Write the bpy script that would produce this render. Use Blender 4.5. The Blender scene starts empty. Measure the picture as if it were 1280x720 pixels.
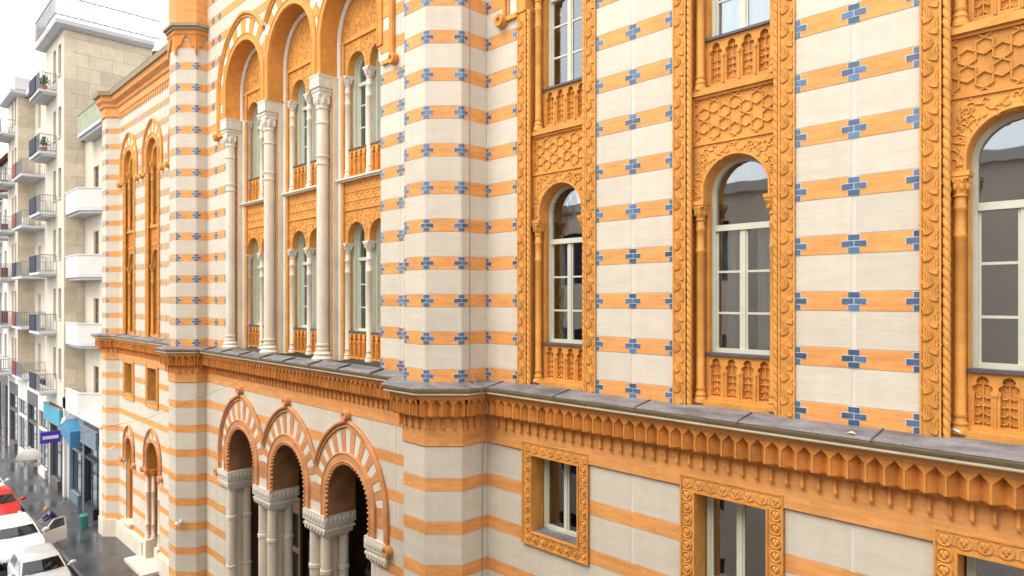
import bpy, bmesh, math, random
from mathutils import Matrix, Vector
random.seed(7)
R = math.radians
sc = bpy.context.scene
H = 11.2                                   # eye height above the street; heights below are relative to the eye

# ------------------------------------------------------------------ camera
FPX = 842.0
AX = math.atan(825.0 / FPX)                # angle between the view axis and the facade
cam_d = bpy.data.cameras.new('camera'); cam = bpy.data.objects.new('camera', cam_d)
sc.collection.objects.link(cam); sc.camera = cam
cam_d.sensor_width = 36.0; cam_d.lens = 36.0 * FPX / 1280.0
cam_d.shift_y = (374.6 - 360.0) / 1280.0
cam_d.clip_start = 0.1; cam_d.clip_end = 2000
cam.location = (0, -9.0, H)
fwdv = Vector((-math.cos(AX), math.sin(AX), 0))
cam.rotation_euler = fwdv.to_track_quat('-Z', 'Y').to_euler()
cam_d.dof.use_dof = True; cam_d.dof.focus_distance = 10.5; cam_d.dof.aperture_fstop = 1.5

# ------------------------------------------------------------------ sky, sun, exposure
w = bpy.data.worlds.new('World'); sc.world = w; w.use_nodes = True
nt = w.node_tree; nt.nodes.clear()
out = nt.nodes.new('ShaderNodeOutputWorld'); bg = nt.nodes.new('ShaderNodeBackground')
sky = nt.nodes.new('ShaderNodeTexSky'); sky.sky_type = 'NISHITA'; sky.sun_disc = False
SUN_EL, SUN_AZ = R(54), R(192)
sky.sun_elevation = SUN_EL; sky.sun_rotation = SUN_AZ
sky.air_density = 1.0; sky.dust_density = 6.0; sky.ozone_density = 1.0
tc = nt.nodes.new('ShaderNodeTexCoord'); nz = nt.nodes.new('ShaderNodeTexNoise')
nz.inputs['Scale'].default_value = 2.2; nz.inputs['Detail'].default_value = 5
cr = nt.nodes.new('ShaderNodeValToRGB')
cr.color_ramp.elements[0].position = .3; cr.color_ramp.elements[0].color = (8.4, 8.45, 8.6, 1)
cr.color_ramp.elements[1].position = .7; cr.color_ramp.elements[1].color = (10.6, 10.5, 10.4, 1)
mx = nt.nodes.new('ShaderNodeMixRGB'); mx.inputs['Fac'].default_value = .93   # cloud cover
L = nt.links.new
L(tc.outputs['Generated'], nz.inputs['Vector']); L(nz.outputs['Fac'], cr.inputs['Fac'])
L(sky.outputs['Color'], mx.inputs['Color1']); L(cr.outputs['Color'], mx.inputs['Color2'])
L(mx.outputs['Color'], bg.inputs['Color']); bg.inputs['Strength'].default_value = 0.13
L(bg.outputs['Background'], out.inputs['Surface'])
sd = bpy.data.lights.new('sun', 'SUN'); sun = bpy.data.objects.new('sun', sd); sc.collection.objects.link(sun)
sd.energy = 1.5; sd.angle = R(40); sd.color = (1, .96, .9)
sdir = Vector((math.sin(SUN_AZ) * math.cos(SUN_EL), math.cos(SUN_AZ) * math.cos(SUN_EL), math.sin(SUN_EL)))
sun.rotation_euler = (-sdir).to_track_quat('-Z', 'Y').to_euler()
sc.view_settings.view_transform = 'Standard'; sc.view_settings.look = 'None'
sc.view_settings.gamma = 1; sc.view_settings.exposure = 0.88; sc.view_settings.use_curve_mapping = False

# ------------------------------------------------------------------ materials
MATS = {}
def new_mat(name):
    m = bpy.data.materials.new(name); m.use_nodes = True
    n = m.node_tree; b = n.nodes['Principled BSDF']; MATS[name] = m
    return m, n, b
def mat(name, col, rough=.7, var=.08, scale=3.0, bump=.0, bscale=40., stretch=(1, 1, 1), spec=.3, rnd=0., metal=0., col2=None, speck=0.):
    """principled colour with two scales of noise in world space, fine bump and per-object variation"""
    m, n, b = new_mat(name)
    N = n.nodes.new; l = n.links.new
    geo = N('ShaderNodeNewGeometry'); mp = N('ShaderNodeMapping'); mp.inputs['Scale'].default_value = stretch
    l(geo.outputs['Position'], mp.inputs['Vector'])
    a = N('ShaderNodeTexNoise'); a.inputs['Scale'].default_value = scale; a.inputs['Detail'].default_value = 6; a.inputs['Roughness'].default_value = .65
    l(mp.outputs['Vector'], a.inputs['Vector'])
    rp = N('ShaderNodeValToRGB')
    c2 = col2 or tuple(max(0, c * (1 - 2.2 * var)) for c in col)
    rp.color_ramp.elements[0].position = .32; rp.color_ramp.elements[0].color = (*c2, 1)
    rp.color_ramp.elements[1].position = .68; rp.color_ramp.elements[1].color = (*[min(1, c * (1 + var * .6)) for c in col], 1)
    l(a.outputs['Fac'], rp.inputs['Fac'])
    colout = rp.outputs['Color']
    if speck:
        s = N('ShaderNodeTexNoise'); s.inputs['Scale'].default_value = 55; s.inputs['Detail'].default_value = 2
        l(geo.outputs['Position'], s.inputs['Vector'])
        mr = N('ShaderNodeMapRange'); mr.inputs[1].default_value = .3; mr.inputs[2].default_value = .7
        mr.inputs[3].default_value = 1 - speck; mr.inputs[4].default_value = 1 + speck * .4
        l(s.outputs['Fac'], mr.inputs[0])
        mu = N('ShaderNodeMixRGB'); mu.blend_type = 'MULTIPLY'; mu.inputs['Fac'].default_value = 1
        l(colout, mu.inputs['Color1']); l(mr.outputs[0], mu.inputs['Color2']); colout = mu.outputs['Color']
    if rnd:
        oi = N('ShaderNodeObjectInfo'); mr = N('ShaderNodeMapRange')
        mr.inputs[3].default_value = 1 - rnd; mr.inputs[4].default_value = 1 + rnd * .6
        l(oi.outputs['Random'], mr.inputs[0])
        mu = N('ShaderNodeMixRGB'); mu.blend_type = 'MULTIPLY'; mu.inputs['Fac'].default_value = 1
        l(colout, mu.inputs['Color1']); l(mr.outputs[0], mu.inputs['Color2']); colout = mu.outputs['Color']
    l(colout, b.inputs['Base Color'])
    b.inputs['Roughness'].default_value = rough; b.inputs['Specular IOR Level'].default_value = spec; b.inputs['Metallic'].default_value = metal
    if bump:
        bn = N('ShaderNodeTexNoise'); bn.inputs['Scale'].default_value = bscale; bn.inputs['Detail'].default_value = 4
        l(mp.outputs['Vector'], bn.inputs['Vector'])
        bp = N('ShaderNodeBump'); bp.inputs['Strength'].default_value = bump; bp.inputs['Distance'].default_value = .01
        l(bn.outputs['Fac'], bp.inputs['Height']); l(bp.outputs['Normal'], b.inputs['Normal'])
    return m
def brickmat(name, col, mort, bw, bh, msize, var, streak=.0, rough=.75):
    """thin courses of brick: fine relief and slight colour change, seen along x+y and z"""
    m, n, b = new_mat(name); N = n.nodes.new; l = n.links.new
    geo = N('ShaderNodeNewGeometry'); sp = N('ShaderNodeSeparateXYZ'); l(geo.outputs['Position'], sp.inputs[0])
    ad = N('ShaderNodeMath'); ad.operation = 'ADD'; l(sp.outputs['X'], ad.inputs[0]); l(sp.outputs['Y'], ad.inputs[1])
    cb = N('ShaderNodeCombineXYZ'); l(ad.outputs[0], cb.inputs['X']); l(sp.outputs['Z'], cb.inputs['Y'])
    br = N('ShaderNodeTexBrick'); br.inputs['Scale'].default_value = 1; br.inputs['Brick Width'].default_value = bw; br.inputs['Row Height'].default_value = bh
    br.inputs['Mortar Size'].default_value = msize; br.inputs['Mortar Smooth'].default_value = .5
    br.inputs['Color1'].default_value = (*[c * (1 - var) for c in col], 1); br.inputs['Color2'].default_value = (*[min(1, c * (1 + var * .7)) for c in col], 1)
    br.inputs['Mortar'].default_value = (*mort, 1); l(cb.outputs[0], br.inputs['Vector'])
    nz = N('ShaderNodeTexNoise'); nz.inputs['Scale'].default_value = 1.3; nz.inputs['Detail'].default_value = 7; nz.inputs['Roughness'].default_value = .7
    mp = N('ShaderNodeMapping'); mp.inputs['Scale'].default_value = (1, 1, 5); l(geo.outputs['Position'], mp.inputs['Vector']); l(mp.outputs['Vector'], nz.inputs['Vector'])
    mr = N('ShaderNodeMapRange'); mr.inputs[1].default_value = .3; mr.inputs[2].default_value = .7; mr.inputs[3].default_value = 1 - streak; mr.inputs[4].default_value = 1 + streak * .5
    l(nz.outputs['Fac'], mr.inputs[0])
    oi = N('ShaderNodeObjectInfo'); m2 = N('ShaderNodeMapRange'); m2.inputs[3].default_value = .94; m2.inputs[4].default_value = 1.03; l(oi.outputs['Random'], m2.inputs[0])
    vs_ = N('ShaderNodeTexNoise'); vs_.inputs['Scale'].default_value = 2.4; vs_.inputs['Detail'].default_value = 4
    mv = N('ShaderNodeMapping'); mv.inputs['Scale'].default_value = (3, 3, .35); l(geo.outputs['Position'], mv.inputs['Vector']); l(mv.outputs['Vector'], vs_.inputs['Vector'])
    m3 = N('ShaderNodeMapRange'); m3.inputs[1].default_value = .35; m3.inputs[2].default_value = .7; m3.inputs[3].default_value = 1.015; m3.inputs[4].default_value = .96; l(vs_.outputs['Fac'], m3.inputs[0])
    m0 = N('ShaderNodeMath'); m0.operation = 'MULTIPLY'; l(mr.outputs[0], m0.inputs[0]); l(m3.outputs[0], m0.inputs[1])
    mm = N('ShaderNodeMath'); mm.operation = 'MULTIPLY'; l(m0.outputs[0], mm.inputs[0]); l(m2.outputs[0], mm.inputs[1])
    mu = N('ShaderNodeMixRGB'); mu.blend_type = 'MULTIPLY'; mu.inputs['Fac'].default_value = 1
    l(br.outputs['Color'], mu.inputs['Color1']); l(mm.outputs[0], mu.inputs['Color2']); l(mu.outputs['Color'], b.inputs['Base Color'])
    b.inputs['Roughness'].default_value = rough; b.inputs['Specular IOR Level'].default_value = .25
    bp = N('ShaderNodeBump'); bp.inputs['Strength'].default_value = .22; bp.inputs['Distance'].default_value = .005
    hm = N('ShaderNodeMath'); hm.operation = 'SUBTRACT'; hm.inputs[0].default_value = 1; l(br.outputs['Fac'], hm.inputs[1])
    l(hm.outputs[0], bp.inputs['Height']); l(bp.outputs['Normal'], b.inputs['Normal'])
    return m
WHITE = brickmat('white_brick', (.605, .54, .44), (.63, .568, .47), .145, .0603, .004, .025, .09)
ORANGE = brickmat('orange_brick', (.735, .325, .10), (.75, .37, .14), .29, .06, .004, .09, .22)
XBED = mat('cross_mortar', (.66, .63, .60), .85, .08, 6.)
MORTAR = mat('white_mortar', (.645, .59, .505), .85, .04, 2.5, .2, 60)
TERRA = mat('terracotta', (.715, .322, .072), .75, .11, 3.5, .3, 60, speck=.12, rnd=.10)
CORB = mat('corbel_terracotta', (.68, .265, .056), .75, .12, 3.0, .3, 60, speck=.12, rnd=.14)
PINK = mat('weathered_terracotta', (.66, .30, .12), .75, .14, 2.2, .3, 55, speck=.14)
SOFM = mat('soffit_brown', (.36, .17, .075), .85, .18, 3., .3, 40, speck=.2)  # darker speckled brown, used on the portal soffits only
STONE = mat('white_stone', (.72, .64, .515), .75, .07, 2.4, .2, 45, (1, 1, .6), speck=.05)
CARVED = mat('carved_stone', (.70, .64, .54), .8, .08, 9., .5, 26, speck=.12)
BLUE = mat('blue_glaze', (.085, .165, .29), .22, .15, 8., 0, 40, spec=.6, rnd=.42)
SHEET = mat('grey_sheet', (.25, .24, .25), .55, .26, 4., .4, 70, (.4, 1, 1), spec=.4, speck=.4)
SEAM = mat('dark_seam', (.09, .085, .09), .5, .1)
BEADM = mat('gutter_bead', (.52, .44, .31), .55, .1, 2.5)
BEIGE = mat('gutter_moulding', (.34, .265, .155), .55, .12, 2.5, .1, 40, (1, 1, 3))
PAINT = mat('pale_green_paint', (.58, .59, .475), .45, .04, 5., .05, 60, spec=.45)
SILL = mat('dark_sill', (.11, .10, .115), .5, .12)
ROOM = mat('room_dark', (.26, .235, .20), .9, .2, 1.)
CURT = mat('curtain', (.62, .63, .66), .9, .05, 6.)
BLIND = mat('white_blind', (.80, .83, .88), .9, .03, 6.)
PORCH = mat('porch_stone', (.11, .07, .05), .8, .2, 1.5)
IRON = mat('iron', (.06, .06, .065), .5, .1, spec=.5)
ASPH = mat('wet_asphalt', (.045, .046, .05), .22, .25, .9, .25, 30, spec=.55, speck=.3)
PAVE = mat('wet_pavement', (.075, .074, .078), .3, .2, .8, .25, 25, spec=.5, speck=.25)
KERB = mat('kerb_stone', (.13, .125, .12), .6, .1)
PLAST = mat('cream_plaster', (.63, .57, .46), .85, .06, .9, .1, 30)
PLASTW = mat('white_plaster', (.66, .64, .595), .85, .04, .8, .1, 30)
TAN = mat('tan_stone', (.66, .56, .42), .8, .07, 2.5, .2, 30, rnd=.16)
TANB = mat('tan_backing', (.68, .58, .43), .8, .06, 2.5)
CORNW = mat('white_cornice', (.58, .585, .60), .7, .06, 1.)
GREEN = mat('green_panel', (.34, .38, .25), .7, .1)
DARKP = mat('dark_panel', (.035, .042, .07), .8, .1)
REDP = mat('red_panel', (.20, .03, .04), .6, .1)
REDTILE = mat('red_tile', (.42, .12, .055), .8, .15, 5.)
RAIL = mat('grey_railing', (.24, .235, .24), .5, .05)
SHUT = mat('brown_frame', (.26, .15, .09), .6, .1)
SHOPD = mat('shop_dark', (.03, .032, .036), .4, .1)
TEAL = mat('teal_sign', (.04, .33, .45), .45, .05)
BLUES = mat('blue_sign', (.06, .22, .38), .45, .05)
PURP = mat('purple_sign', (.07, .03, .42), .4, .05)
GREYS = mat('greyblue_sign', (.16, .22, .27), .5, .1)
CARW = mat('white_car_paint', (.66, .66, .645), .25, .02, 2., spec=.6)
CARS = mat('silver_car_paint', (.50, .51, .505), .25, .02, 2., spec=.6, metal=.2)
CARR = mat('red_car_paint', (.55, .02, .015), .25, .04, 2., spec=.6)
TYRE = mat('tyre', (.02, .02, .02), .8, .1)
RIM = mat('rim', (.4, .4, .42), .35, .05, metal=.8)
LAMPG = mat('headlight', (.75, .77, .78), .12, .03, spec=.8)
PLASTIC = mat('black_plastic', (.02, .02, .022), .5, .05)
WHITEP = mat('white_plastic', (.68, .68, .67), .4, .03)
SKIN = mat('skin', (.60, .36, .25), .6, .05)
HAIRB = mat('blond_hair', (.38, .22, .09), .7, .15)
HAIRD = mat('dark_hair', (.03, .022, .018), .7, .1)
JACKB = mat('blue_jacket', (.02, .035, .14), .8, .1)
JACKD = mat('dark_jacket', (.025, .025, .032), .85, .1)
TROUS = mat('dark_trousers', (.03, .032, .04), .85, .1)
BINM = mat('green_bin_plastic', (.04, .20, .17), .5, .06)
LEAF = mat('yellow_leaf', (.66, .58, .22), .7, .1)
def glass_mat(name, tint, refl, rough=.02):
    m = bpy.data.materials.new(name); m.use_nodes = True; n = m.node_tree; n.nodes.clear(); N = n.nodes.new; l = n.links.new
    o = N('ShaderNodeOutputMaterial'); mixs = N('ShaderNodeMixShader'); t = N('ShaderNodeBsdfTransparent'); g = N('ShaderNodeBsdfGlossy')
    t.inputs['Color'].default_value = (*tint, 1); g.inputs['Roughness'].default_value = rough; g.inputs['Color'].default_value = (.9, .95, 1, 1)
    fr = N('ShaderNodeFresnel'); fr.inputs['IOR'].default_value = 1.5
    ma = N('ShaderNodeMath'); ma.operation = 'MULTIPLY_ADD'; ma.inputs[1].default_value = 1.6; ma.inputs[2].default_value = refl; ma.use_clamp = True
    geo = N('ShaderNodeNewGeometry'); bn = N('ShaderNodeTexNoise'); bn.inputs['Scale'].default_value = 2.2; l(geo.outputs['Position'], bn.inputs['Vector'])
    bp = N('ShaderNodeBump'); bp.inputs['Strength'].default_value = .04; bp.inputs['Distance'].default_value = .03; l(bn.outputs['Fac'], bp.inputs['Height']); l(bp.outputs['Normal'], g.inputs['Normal'])
    l(fr.outputs[0], ma.inputs[0]); l(ma.outputs[0], mixs.inputs[0]); l(t.outputs[0], mixs.inputs[1]); l(g.outputs[0], mixs.inputs[2]); l(mixs.outputs[0], o.inputs['Surface'])
    MATS[name] = m; return m
for wm in (ASPH, PAVE):
    n_ = wm.node_tree; g_ = n_.nodes.new('ShaderNodeNewGeometry'); t_ = n_.nodes.new('ShaderNodeTexNoise'); t_.inputs['Scale'].default_value = .45; t_.inputs['Detail'].default_value = 5
    m_ = n_.nodes.new('ShaderNodeMapRange'); m_.inputs[1].default_value = .38; m_.inputs[2].default_value = .62; m_.inputs[3].default_value = .07; m_.inputs[4].default_value = .38
    n_.links.new(g_.outputs['Position'], t_.inputs['Vector']); n_.links.new(t_.outputs['Fac'], m_.inputs[0]); n_.links.new(m_.outputs[0], n_.nodes['Principled BSDF'].inputs['Roughness'])
GLASS = glass_mat('window_glass', (.86, .90, .90), .15)
CARGL = glass_mat('car_glass', (.05, .08, .08), .0)

# ------------------------------------------------------------------ mesh and object helpers
COL = sc.collection
I4 = Matrix.Identity(4)
class MB:
    """collects faces; facade builders use (s along wall, d outward, z), raw ones x, y, z"""
    def __init__(self, raw=False): self.v = []; self.f = []; self.raw = raw
    def add(self, vs, fs):
        b = len(self.v); self.v += [tuple(p) for p in vs]; self.f += [tuple(b + i for i in q) for q in fs]
    def box(self, a0, a1, b0, b1, c0, c1):
        self.add([(a0, b0, c0), (a1, b0, c0), (a1, b1, c0), (a0, b1, c0), (a0, b0, c1), (a1, b0, c1), (a1, b1, c1), (a0, b1, c1)],
                 [(0, 1, 2, 3), (4, 5, 6, 7), (0, 1, 5, 4), (1, 2, 6, 5), (2, 3, 7, 6), (3, 0, 4, 7)])
    def ext(self, pts, d0, d1):
        n = len(pts)
        if n < 3: return
        self.add([(s, d0, z) for s, z in pts] + [(s, d1, z) for s, z in pts],
                 [tuple(range(n)), tuple(range(n, 2 * n))] + [(i, (i + 1) % n, n + (i + 1) % n, n + i) for i in range(n)])
    def exz(self, pts, z0, z1):
        n = len(pts)
        self.add([(x, y, z0) for x, y in pts] + [(x, y, z1) for x, y in pts],
                 [tuple(range(n)), tuple(range(n, 2 * n))] + [(i, (i + 1) % n, n + (i + 1) % n, n + i) for i in range(n)])
    def lathe(self, cx, cy, prof, n=16, sq=None):
        vs = []; fs = []
        for r, z in prof:
            for k in range(n):
                a = 2 * math.pi * (k + .5) / n; vs.append((cx + r * math.cos(a), cy + r * math.sin(a), z))
        for j in range(len(prof) - 1):
            for k in range(n):
                k2 = (k + 1) % n; fs.append((j * n + k, j * n + k2, (j + 1) * n + k2, (j + 1) * n + k))
        fs.append(tuple(range(n))); fs.append(tuple((len(prof) - 1) * n + k for k in range(n)))
        self.add(vs, fs)
    def tube(self, path, r, n=6, cap=True):
        path = [Vector(p) for p in path]; m = len(path); vs = []; fs = []
        rr = r if hasattr(r, '__len__') else [r] * m
        for i, p in enumerate(path):
            t = (path[min(i + 1, m - 1)] - path[max(i - 1, 0)])
            if t.length < 1e-9: t = Vector((0, 0, 1))
            t.normalize(); up = Vector((0, 1, 0)) if abs(t.y) < .9 else Vector((1, 0, 0))
            a = t.cross(up).normalized(); b = t.cross(a)
            for k in range(n):
                q = 2 * math.pi * k / n; vs.append(p + a * (rr[i] * math.cos(q)) + b * (rr[i] * math.sin(q)))
        for i in range(m - 1):
            for k in range(n):
                k2 = (k + 1) % n; fs.append((i * n + k, i * n + k2, (i + 1) * n + k2, (i + 1) * n + k))
        if cap: fs.append(tuple(range(n))); fs.append(tuple((m - 1) * n + k for k in range(n)))
        self.add(vs, fs)
    def ell(self, c, rx, ry, rz, n=10, m=6):
        vs = []; fs = []
        for j in range(m + 1):
            t = math.pi * j / m
            for k in range(n):
                q = 2 * math.pi * k / n; vs.append((c[0] + rx * math.sin(t) * math.cos(q), c[1] + ry * math.sin(t) * math.sin(q), c[2] + rz * math.cos(t)))
        for j in range(m):
            for k in range(n):
                k2 = (k + 1) % n; fs.append((j * n + k, j * n + k2, (j + 1) * n + k2, (j + 1) * n + k))
        self.add(vs, fs)
    def mesh(self, name, m, smooth=False):
        me = bpy.data.meshes.new(name)
        vs = self.v if self.raw else [(a, -b, c) for a, b, c in self.v]
        me.from_pydata(vs, [], self.f)
        bm = bmesh.new(); bm.from_mesh(me); bmesh.ops.remove_doubles(bm, verts=bm.verts, dist=1e-5)
        bmesh.ops.recalc_face_normals(bm, faces=bm.faces); bm.to_mesh(me); bm.free()
        if m: me.materials.append(m)
        if smooth:
            me.polygons.foreach_set('use_smooth', [True] * len(me.polygons))
            if hasattr(me, 'set_sharp_from_angle'): me.set_sharp_from_angle(angle=R(40))
        me.update(); return me
def link(name, data, M=I4, parent=None):
    o = bpy.data.objects.new(name, data); COL.objects.link(o); o.matrix_basis = M
    if parent: o.parent = parent; o.matrix_parent_inverse = parent.matrix_basis.inverted()
    return o
CACHE = {}
def part(name, key, fn, m, M, parent, smooth=False, raw=False):
    """one mesh object; alike pieces share mesh data through the key"""
    if key is None or key not in CACHE:
        b = MB(raw); fn(b); me = b.mesh(name, m, smooth)
        if key is not None: CACHE[key] = me
    else: me = CACHE[key]
    return link(name, me, M, parent)
def thing(name, label, cat, M=I4, group=None):
    o = link(name, None, M); o.empty_display_size = .3; tag(o, label, cat, group); return o
def tag(o, label, cat, group=None):
    o['label'] = label; o['category'] = cat
    if group: o['group'] = group
    return o
def struct(name, m, fn, label=None, raw=True):
    o = part(name, None, fn, m, I4, None, raw=raw); o['kind'] = 'structure'
    if label: o['label'] = label
    return o
def T(x, y, z=H, ang=0): return Matrix.Translation((x, y, z)) @ Matrix.Rotation(ang, 4, 'Z')
CI, SI = math.cos(AX), math.sin(AX)
def project(p):
    dx, dy, dz = p[0], p[1] + 9, p[2] - H
    f = -dx * CI + dy * SI; r = dx * SI + dy * CI
    if f < .3: return None
    return 640 + FPX * r / f, 374.6 - FPX * dz / f, f
QUEUE = {}
def queue(kind, me, M, parent, size, centre):
    p = project(M @ Vector(centre))
    score = 0
    if p:
        score = size / p[2]
        if not (-50 < p[0] < 1330 and -50 < p[1] < 770): score *= .001
    QUEUE.setdefault(kind, []).append((score, me, M, parent))
def flush(root, limit=296):
    for kind, items in QUEUE.items():
        items.sort(key=lambda t: -t[0]); rest = {}
        for i, (scr, me, M, par) in enumerate(items):
            if i < limit: link(kind, me, M, par)
            else: rest.setdefault(me.materials[0].name, []).append((me, M))
        for mn, lst in rest.items():
            v = []; f = []
            for me, M in lst:
                b = len(v); v += [tuple(M @ q.co) for q in me.vertices]; f += [tuple(b + i for i in p.vertices) for p in me.polygons]
            nm = bpy.data.meshes.new(kind); nm.from_pydata(v, [], f); nm.materials.append(MATS[mn]); nm.update()
            o = link(kind, nm, I4, root); o['kind'] = 'stuff'
    QUEUE.clear()
def qbox(kind, m, M, parent, s0, s1, d0, d1, z0, z1):
    """queued box piece, shared mesh by size"""
    ds, dd, dz = round(s1 - s0, 3), round(d1 - d0, 4), round(z1 - z0, 3)
    if ds <= .004 or dz <= .004: return
    key = ('qbox', m.name, ds, dd, dz)
    if key not in CACHE:
        b = MB(); b.box(-ds / 2, ds / 2, -dd, 0, -dz / 2, dz / 2); CACHE[key] = b.mesh(kind, m)
    queue(kind, CACHE[key], M @ Matrix.Translation(((s0 + s1) / 2, -d1, (z0 + z1) / 2)), parent, max(ds, dz), (0, 0, 0))
def qpoly(kind, m, M, parent, pts, d0, d1):
    b = MB(); b.ext(pts, d0, d1); me = b.mesh(kind, m)
    xs = [p[0] for p in pts]; zs = [p[1] for p in pts]
    queue(kind, me, M, parent, max(max(xs) - min(xs), max(zs) - min(zs)), ((max(xs) + min(xs)) / 2, -d1, (max(zs) + min(zs)) / 2))

# ------------------------------------------------------------------ openings and striped masonry
class Op:
    """opening given by its half width at a height"""
    def __init__(s, c, z0, z1, hw): s.c, s.z0, s.z1, s.hw = c, z0, z1, hw
    def iv(s, z):
        h = max(0, s.hw(min(max(z, s.z0), s.z1))); return s.c - h, s.c + h
def op_rect(c, hw, z0, z1): return Op(c, z0, z1, lambda z: hw)
def op_arch(c, r, zc, z0): return Op(c, z0, zc + r, lambda z: r if z <= zc else math.sqrt(max(0, r * r - (z - zc) ** 2)))
def outer_r(th, rs, ra): return rs + (ra - rs) * (th / (math.pi / 2)) ** 1.7
def outer_pts(zc, rs, ra, n=18):
    return [(outer_r(t, rs, ra) * math.cos(t), zc + outer_r(t, rs, ra) * math.sin(t)) for t in [math.pi / 2 * i / n for i in range(n + 1)]]
def op_pointed(c, zc, z0, rs, ra):
    P = outer_pts(zc, rs, ra, 24)
    def hw(z):
        if z <= zc: return rs
        for (h0, a), (h1, b) in zip(P, P[1:]):
            if z <= b: return h0 + (h1 - h0) * (z - a) / max(1e-9, b - a)
        return 0
    return Op(c, z0, zc + ra, hw)
def op_profile(c, prof):
    def hw(z):
        for (h0, a), (h1, b) in zip(prof, prof[1:]):
            if z <= b: return h0 + (h1 - h0) * (z - a) / max(1e-9, b - a)
        return 0
    return Op(c, prof[0][1], prof[-1][1], hw)
def cut_pieces(s0, s1, z0, z1, ops, outer=None, step=.09):
    """polygons of the rectangle less the openings"""
    res = []; zs = {z0, z1}
    for o in ops + ([outer] if outer else []):
        for z in (o.z0, o.z1):
            if z0 < z < z1: zs.add(z)
    zs = sorted(zs)
    for a, b in zip(zs, zs[1:]):
        if b - a < 1e-4: continue
        mid = (a + b) / 2; act = sorted([o for o in ops if o.z0 < mid < o.z1 and o.iv(mid)[1] > s0 and o.iv(mid)[0] < s1], key=lambda o: o.c)
        if not act and not outer: res.append([(s0, a), (s1, a), (s1, b), (s0, b)]); continue
        n = max(1, int(math.ceil((b - a) / step)))
        cols = [[] for _ in range(len(act) + 1)]
        for i in range(n + 1):
            z = a + (b - a) * i / n; lo, hi = s0, s1
            if outer: ol, oh = outer.iv(z); lo, hi = max(lo, ol), min(hi, oh)
            cur = lo
            for k, o in enumerate(act):
                l, r = o.iv(z); cols[k].append((z, cur, max(cur, min(l, hi)))); cur = max(cur, min(r, hi))
            cols[-1].append((z, cur, max(cur, hi)))
        for c in cols:
            run = []
            for q in c + [None]:
                if q and q[2] - q[1] > .003: run.append(q)
                else:
                    if len(run) > 1:
                        L_ = [(q2[1], q2[0]) for q2 in run]; R_ = [(q2[2], q2[0]) for q2 in run]
                        def simp(P):
                            o2 = [P[0]]
                            for i in range(1, len(P) - 1):
                                if abs((P[i][0] - o2[-1][0]) * (P[i + 1][1] - o2[-1][1]) - (P[i + 1][0] - o2[-1][0]) * (P[i][1] - o2[-1][1])) > 1e-5: o2.append(P[i])
                            return o2 + [P[-1]]
                        res.append(simp(R_) + simp(L_)[::-1])
                    run = []
    return res
PU, CU, HU = .7236, -.018, .12                # pitch, phase and half height of the upper orange courses
PLW, TLW, HLW = .83, -3.43, .24               # the same below the cornice (top of first course)
def rows_upper(z0, z1):
    out = []; k = int(math.floor((z0 - CU) / PU)) - 1
    while CU + PU * k - PU < z1:
        c = CU + PU * k
        out.append((max(z0, c - HU), min(z1, c + HU), 'o', c)); out.append((max(z0, c + HU), min(z1, c + PU - HU), 'w', None)); k += 1
    return [r for r in out if r[1] - r[0] > .02]
def rows_lower(z0, z1):
    out = []; k = 0
    out.append((TLW, min(z1, -2.81), 'w', None))
    while TLW - PLW * k > z0:
        t = TLW - PLW * k
        out.append((max(z0, t - HLW), t, 'o', None)); out.append((max(z0, t - PLW), t - HLW, 'w', None)); k += 1
    return [r for r in out if r[1] - r[0] > .02]
def full_cross(M, par, s, zc):
    b = MB(); q = .0005
    pts = [(-.073, -.12), (.073, -.12), (.073, -.04 - q), (.152, -.04 - q), (.152, .04 + q), (.073, .04 + q), (.073, .12), (-.073, .12), (-.073, .04 + q), (-.152, .04 + q), (-.152, -.04 - q), (-.073, -.04 - q)]
    if ('bed',) not in CACHE: b.ext(pts, -.004, .005); CACHE[('bed',)] = b.mesh('cross_bed', XBED)
    queue('cross_bed', CACHE[('bed',)], M @ Matrix.Translation((s, 0, zc)), par, .2, (0, 0, 0))
    for s0, s1, z0, z1 in ((-.067, .067, .0465, .113), (-.146, -.0055, -.034, .034), (.0055, .146, -.034, .034), (-.067, .067, -.113, -.0465)):
        qbox('blue_brick', BLUE, M, par, s + s0, s + s1, 0, .010, zc + z0, zc + z1)
def half_cross(M, par, s, sg, zc):
    b = MB(); q = .0005; key = ('hbed', sg)
    pts = [(0, -.12), (.075 * sg, -.12), (.075 * sg, -.04 - q), (.155 * sg, -.04 - q), (.155 * sg, .04 + q), (.075 * sg, .04 + q), (.075 * sg, .12), (0, .12)]
    if key not in CACHE: b.ext(pts, -.004, .005); CACHE[key] = b.mesh('cross_bed', XBED)
    queue('cross_bed', CACHE[key], M @ Matrix.Translation((s, 0, zc)), par, .2, (0, 0, 0))
    for a, c, z0, z1 in ((.0, .067, .0465, .113), (.004, .146, -.034, .034), (.0, .067, -.113, -.0465)):
        qbox('blue_brick', BLUE, M, par, min(s + sg * a, s + sg * c), max(s + sg * a, s + sg * c), 0, .010, zc + z0, zc + z1)
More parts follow.
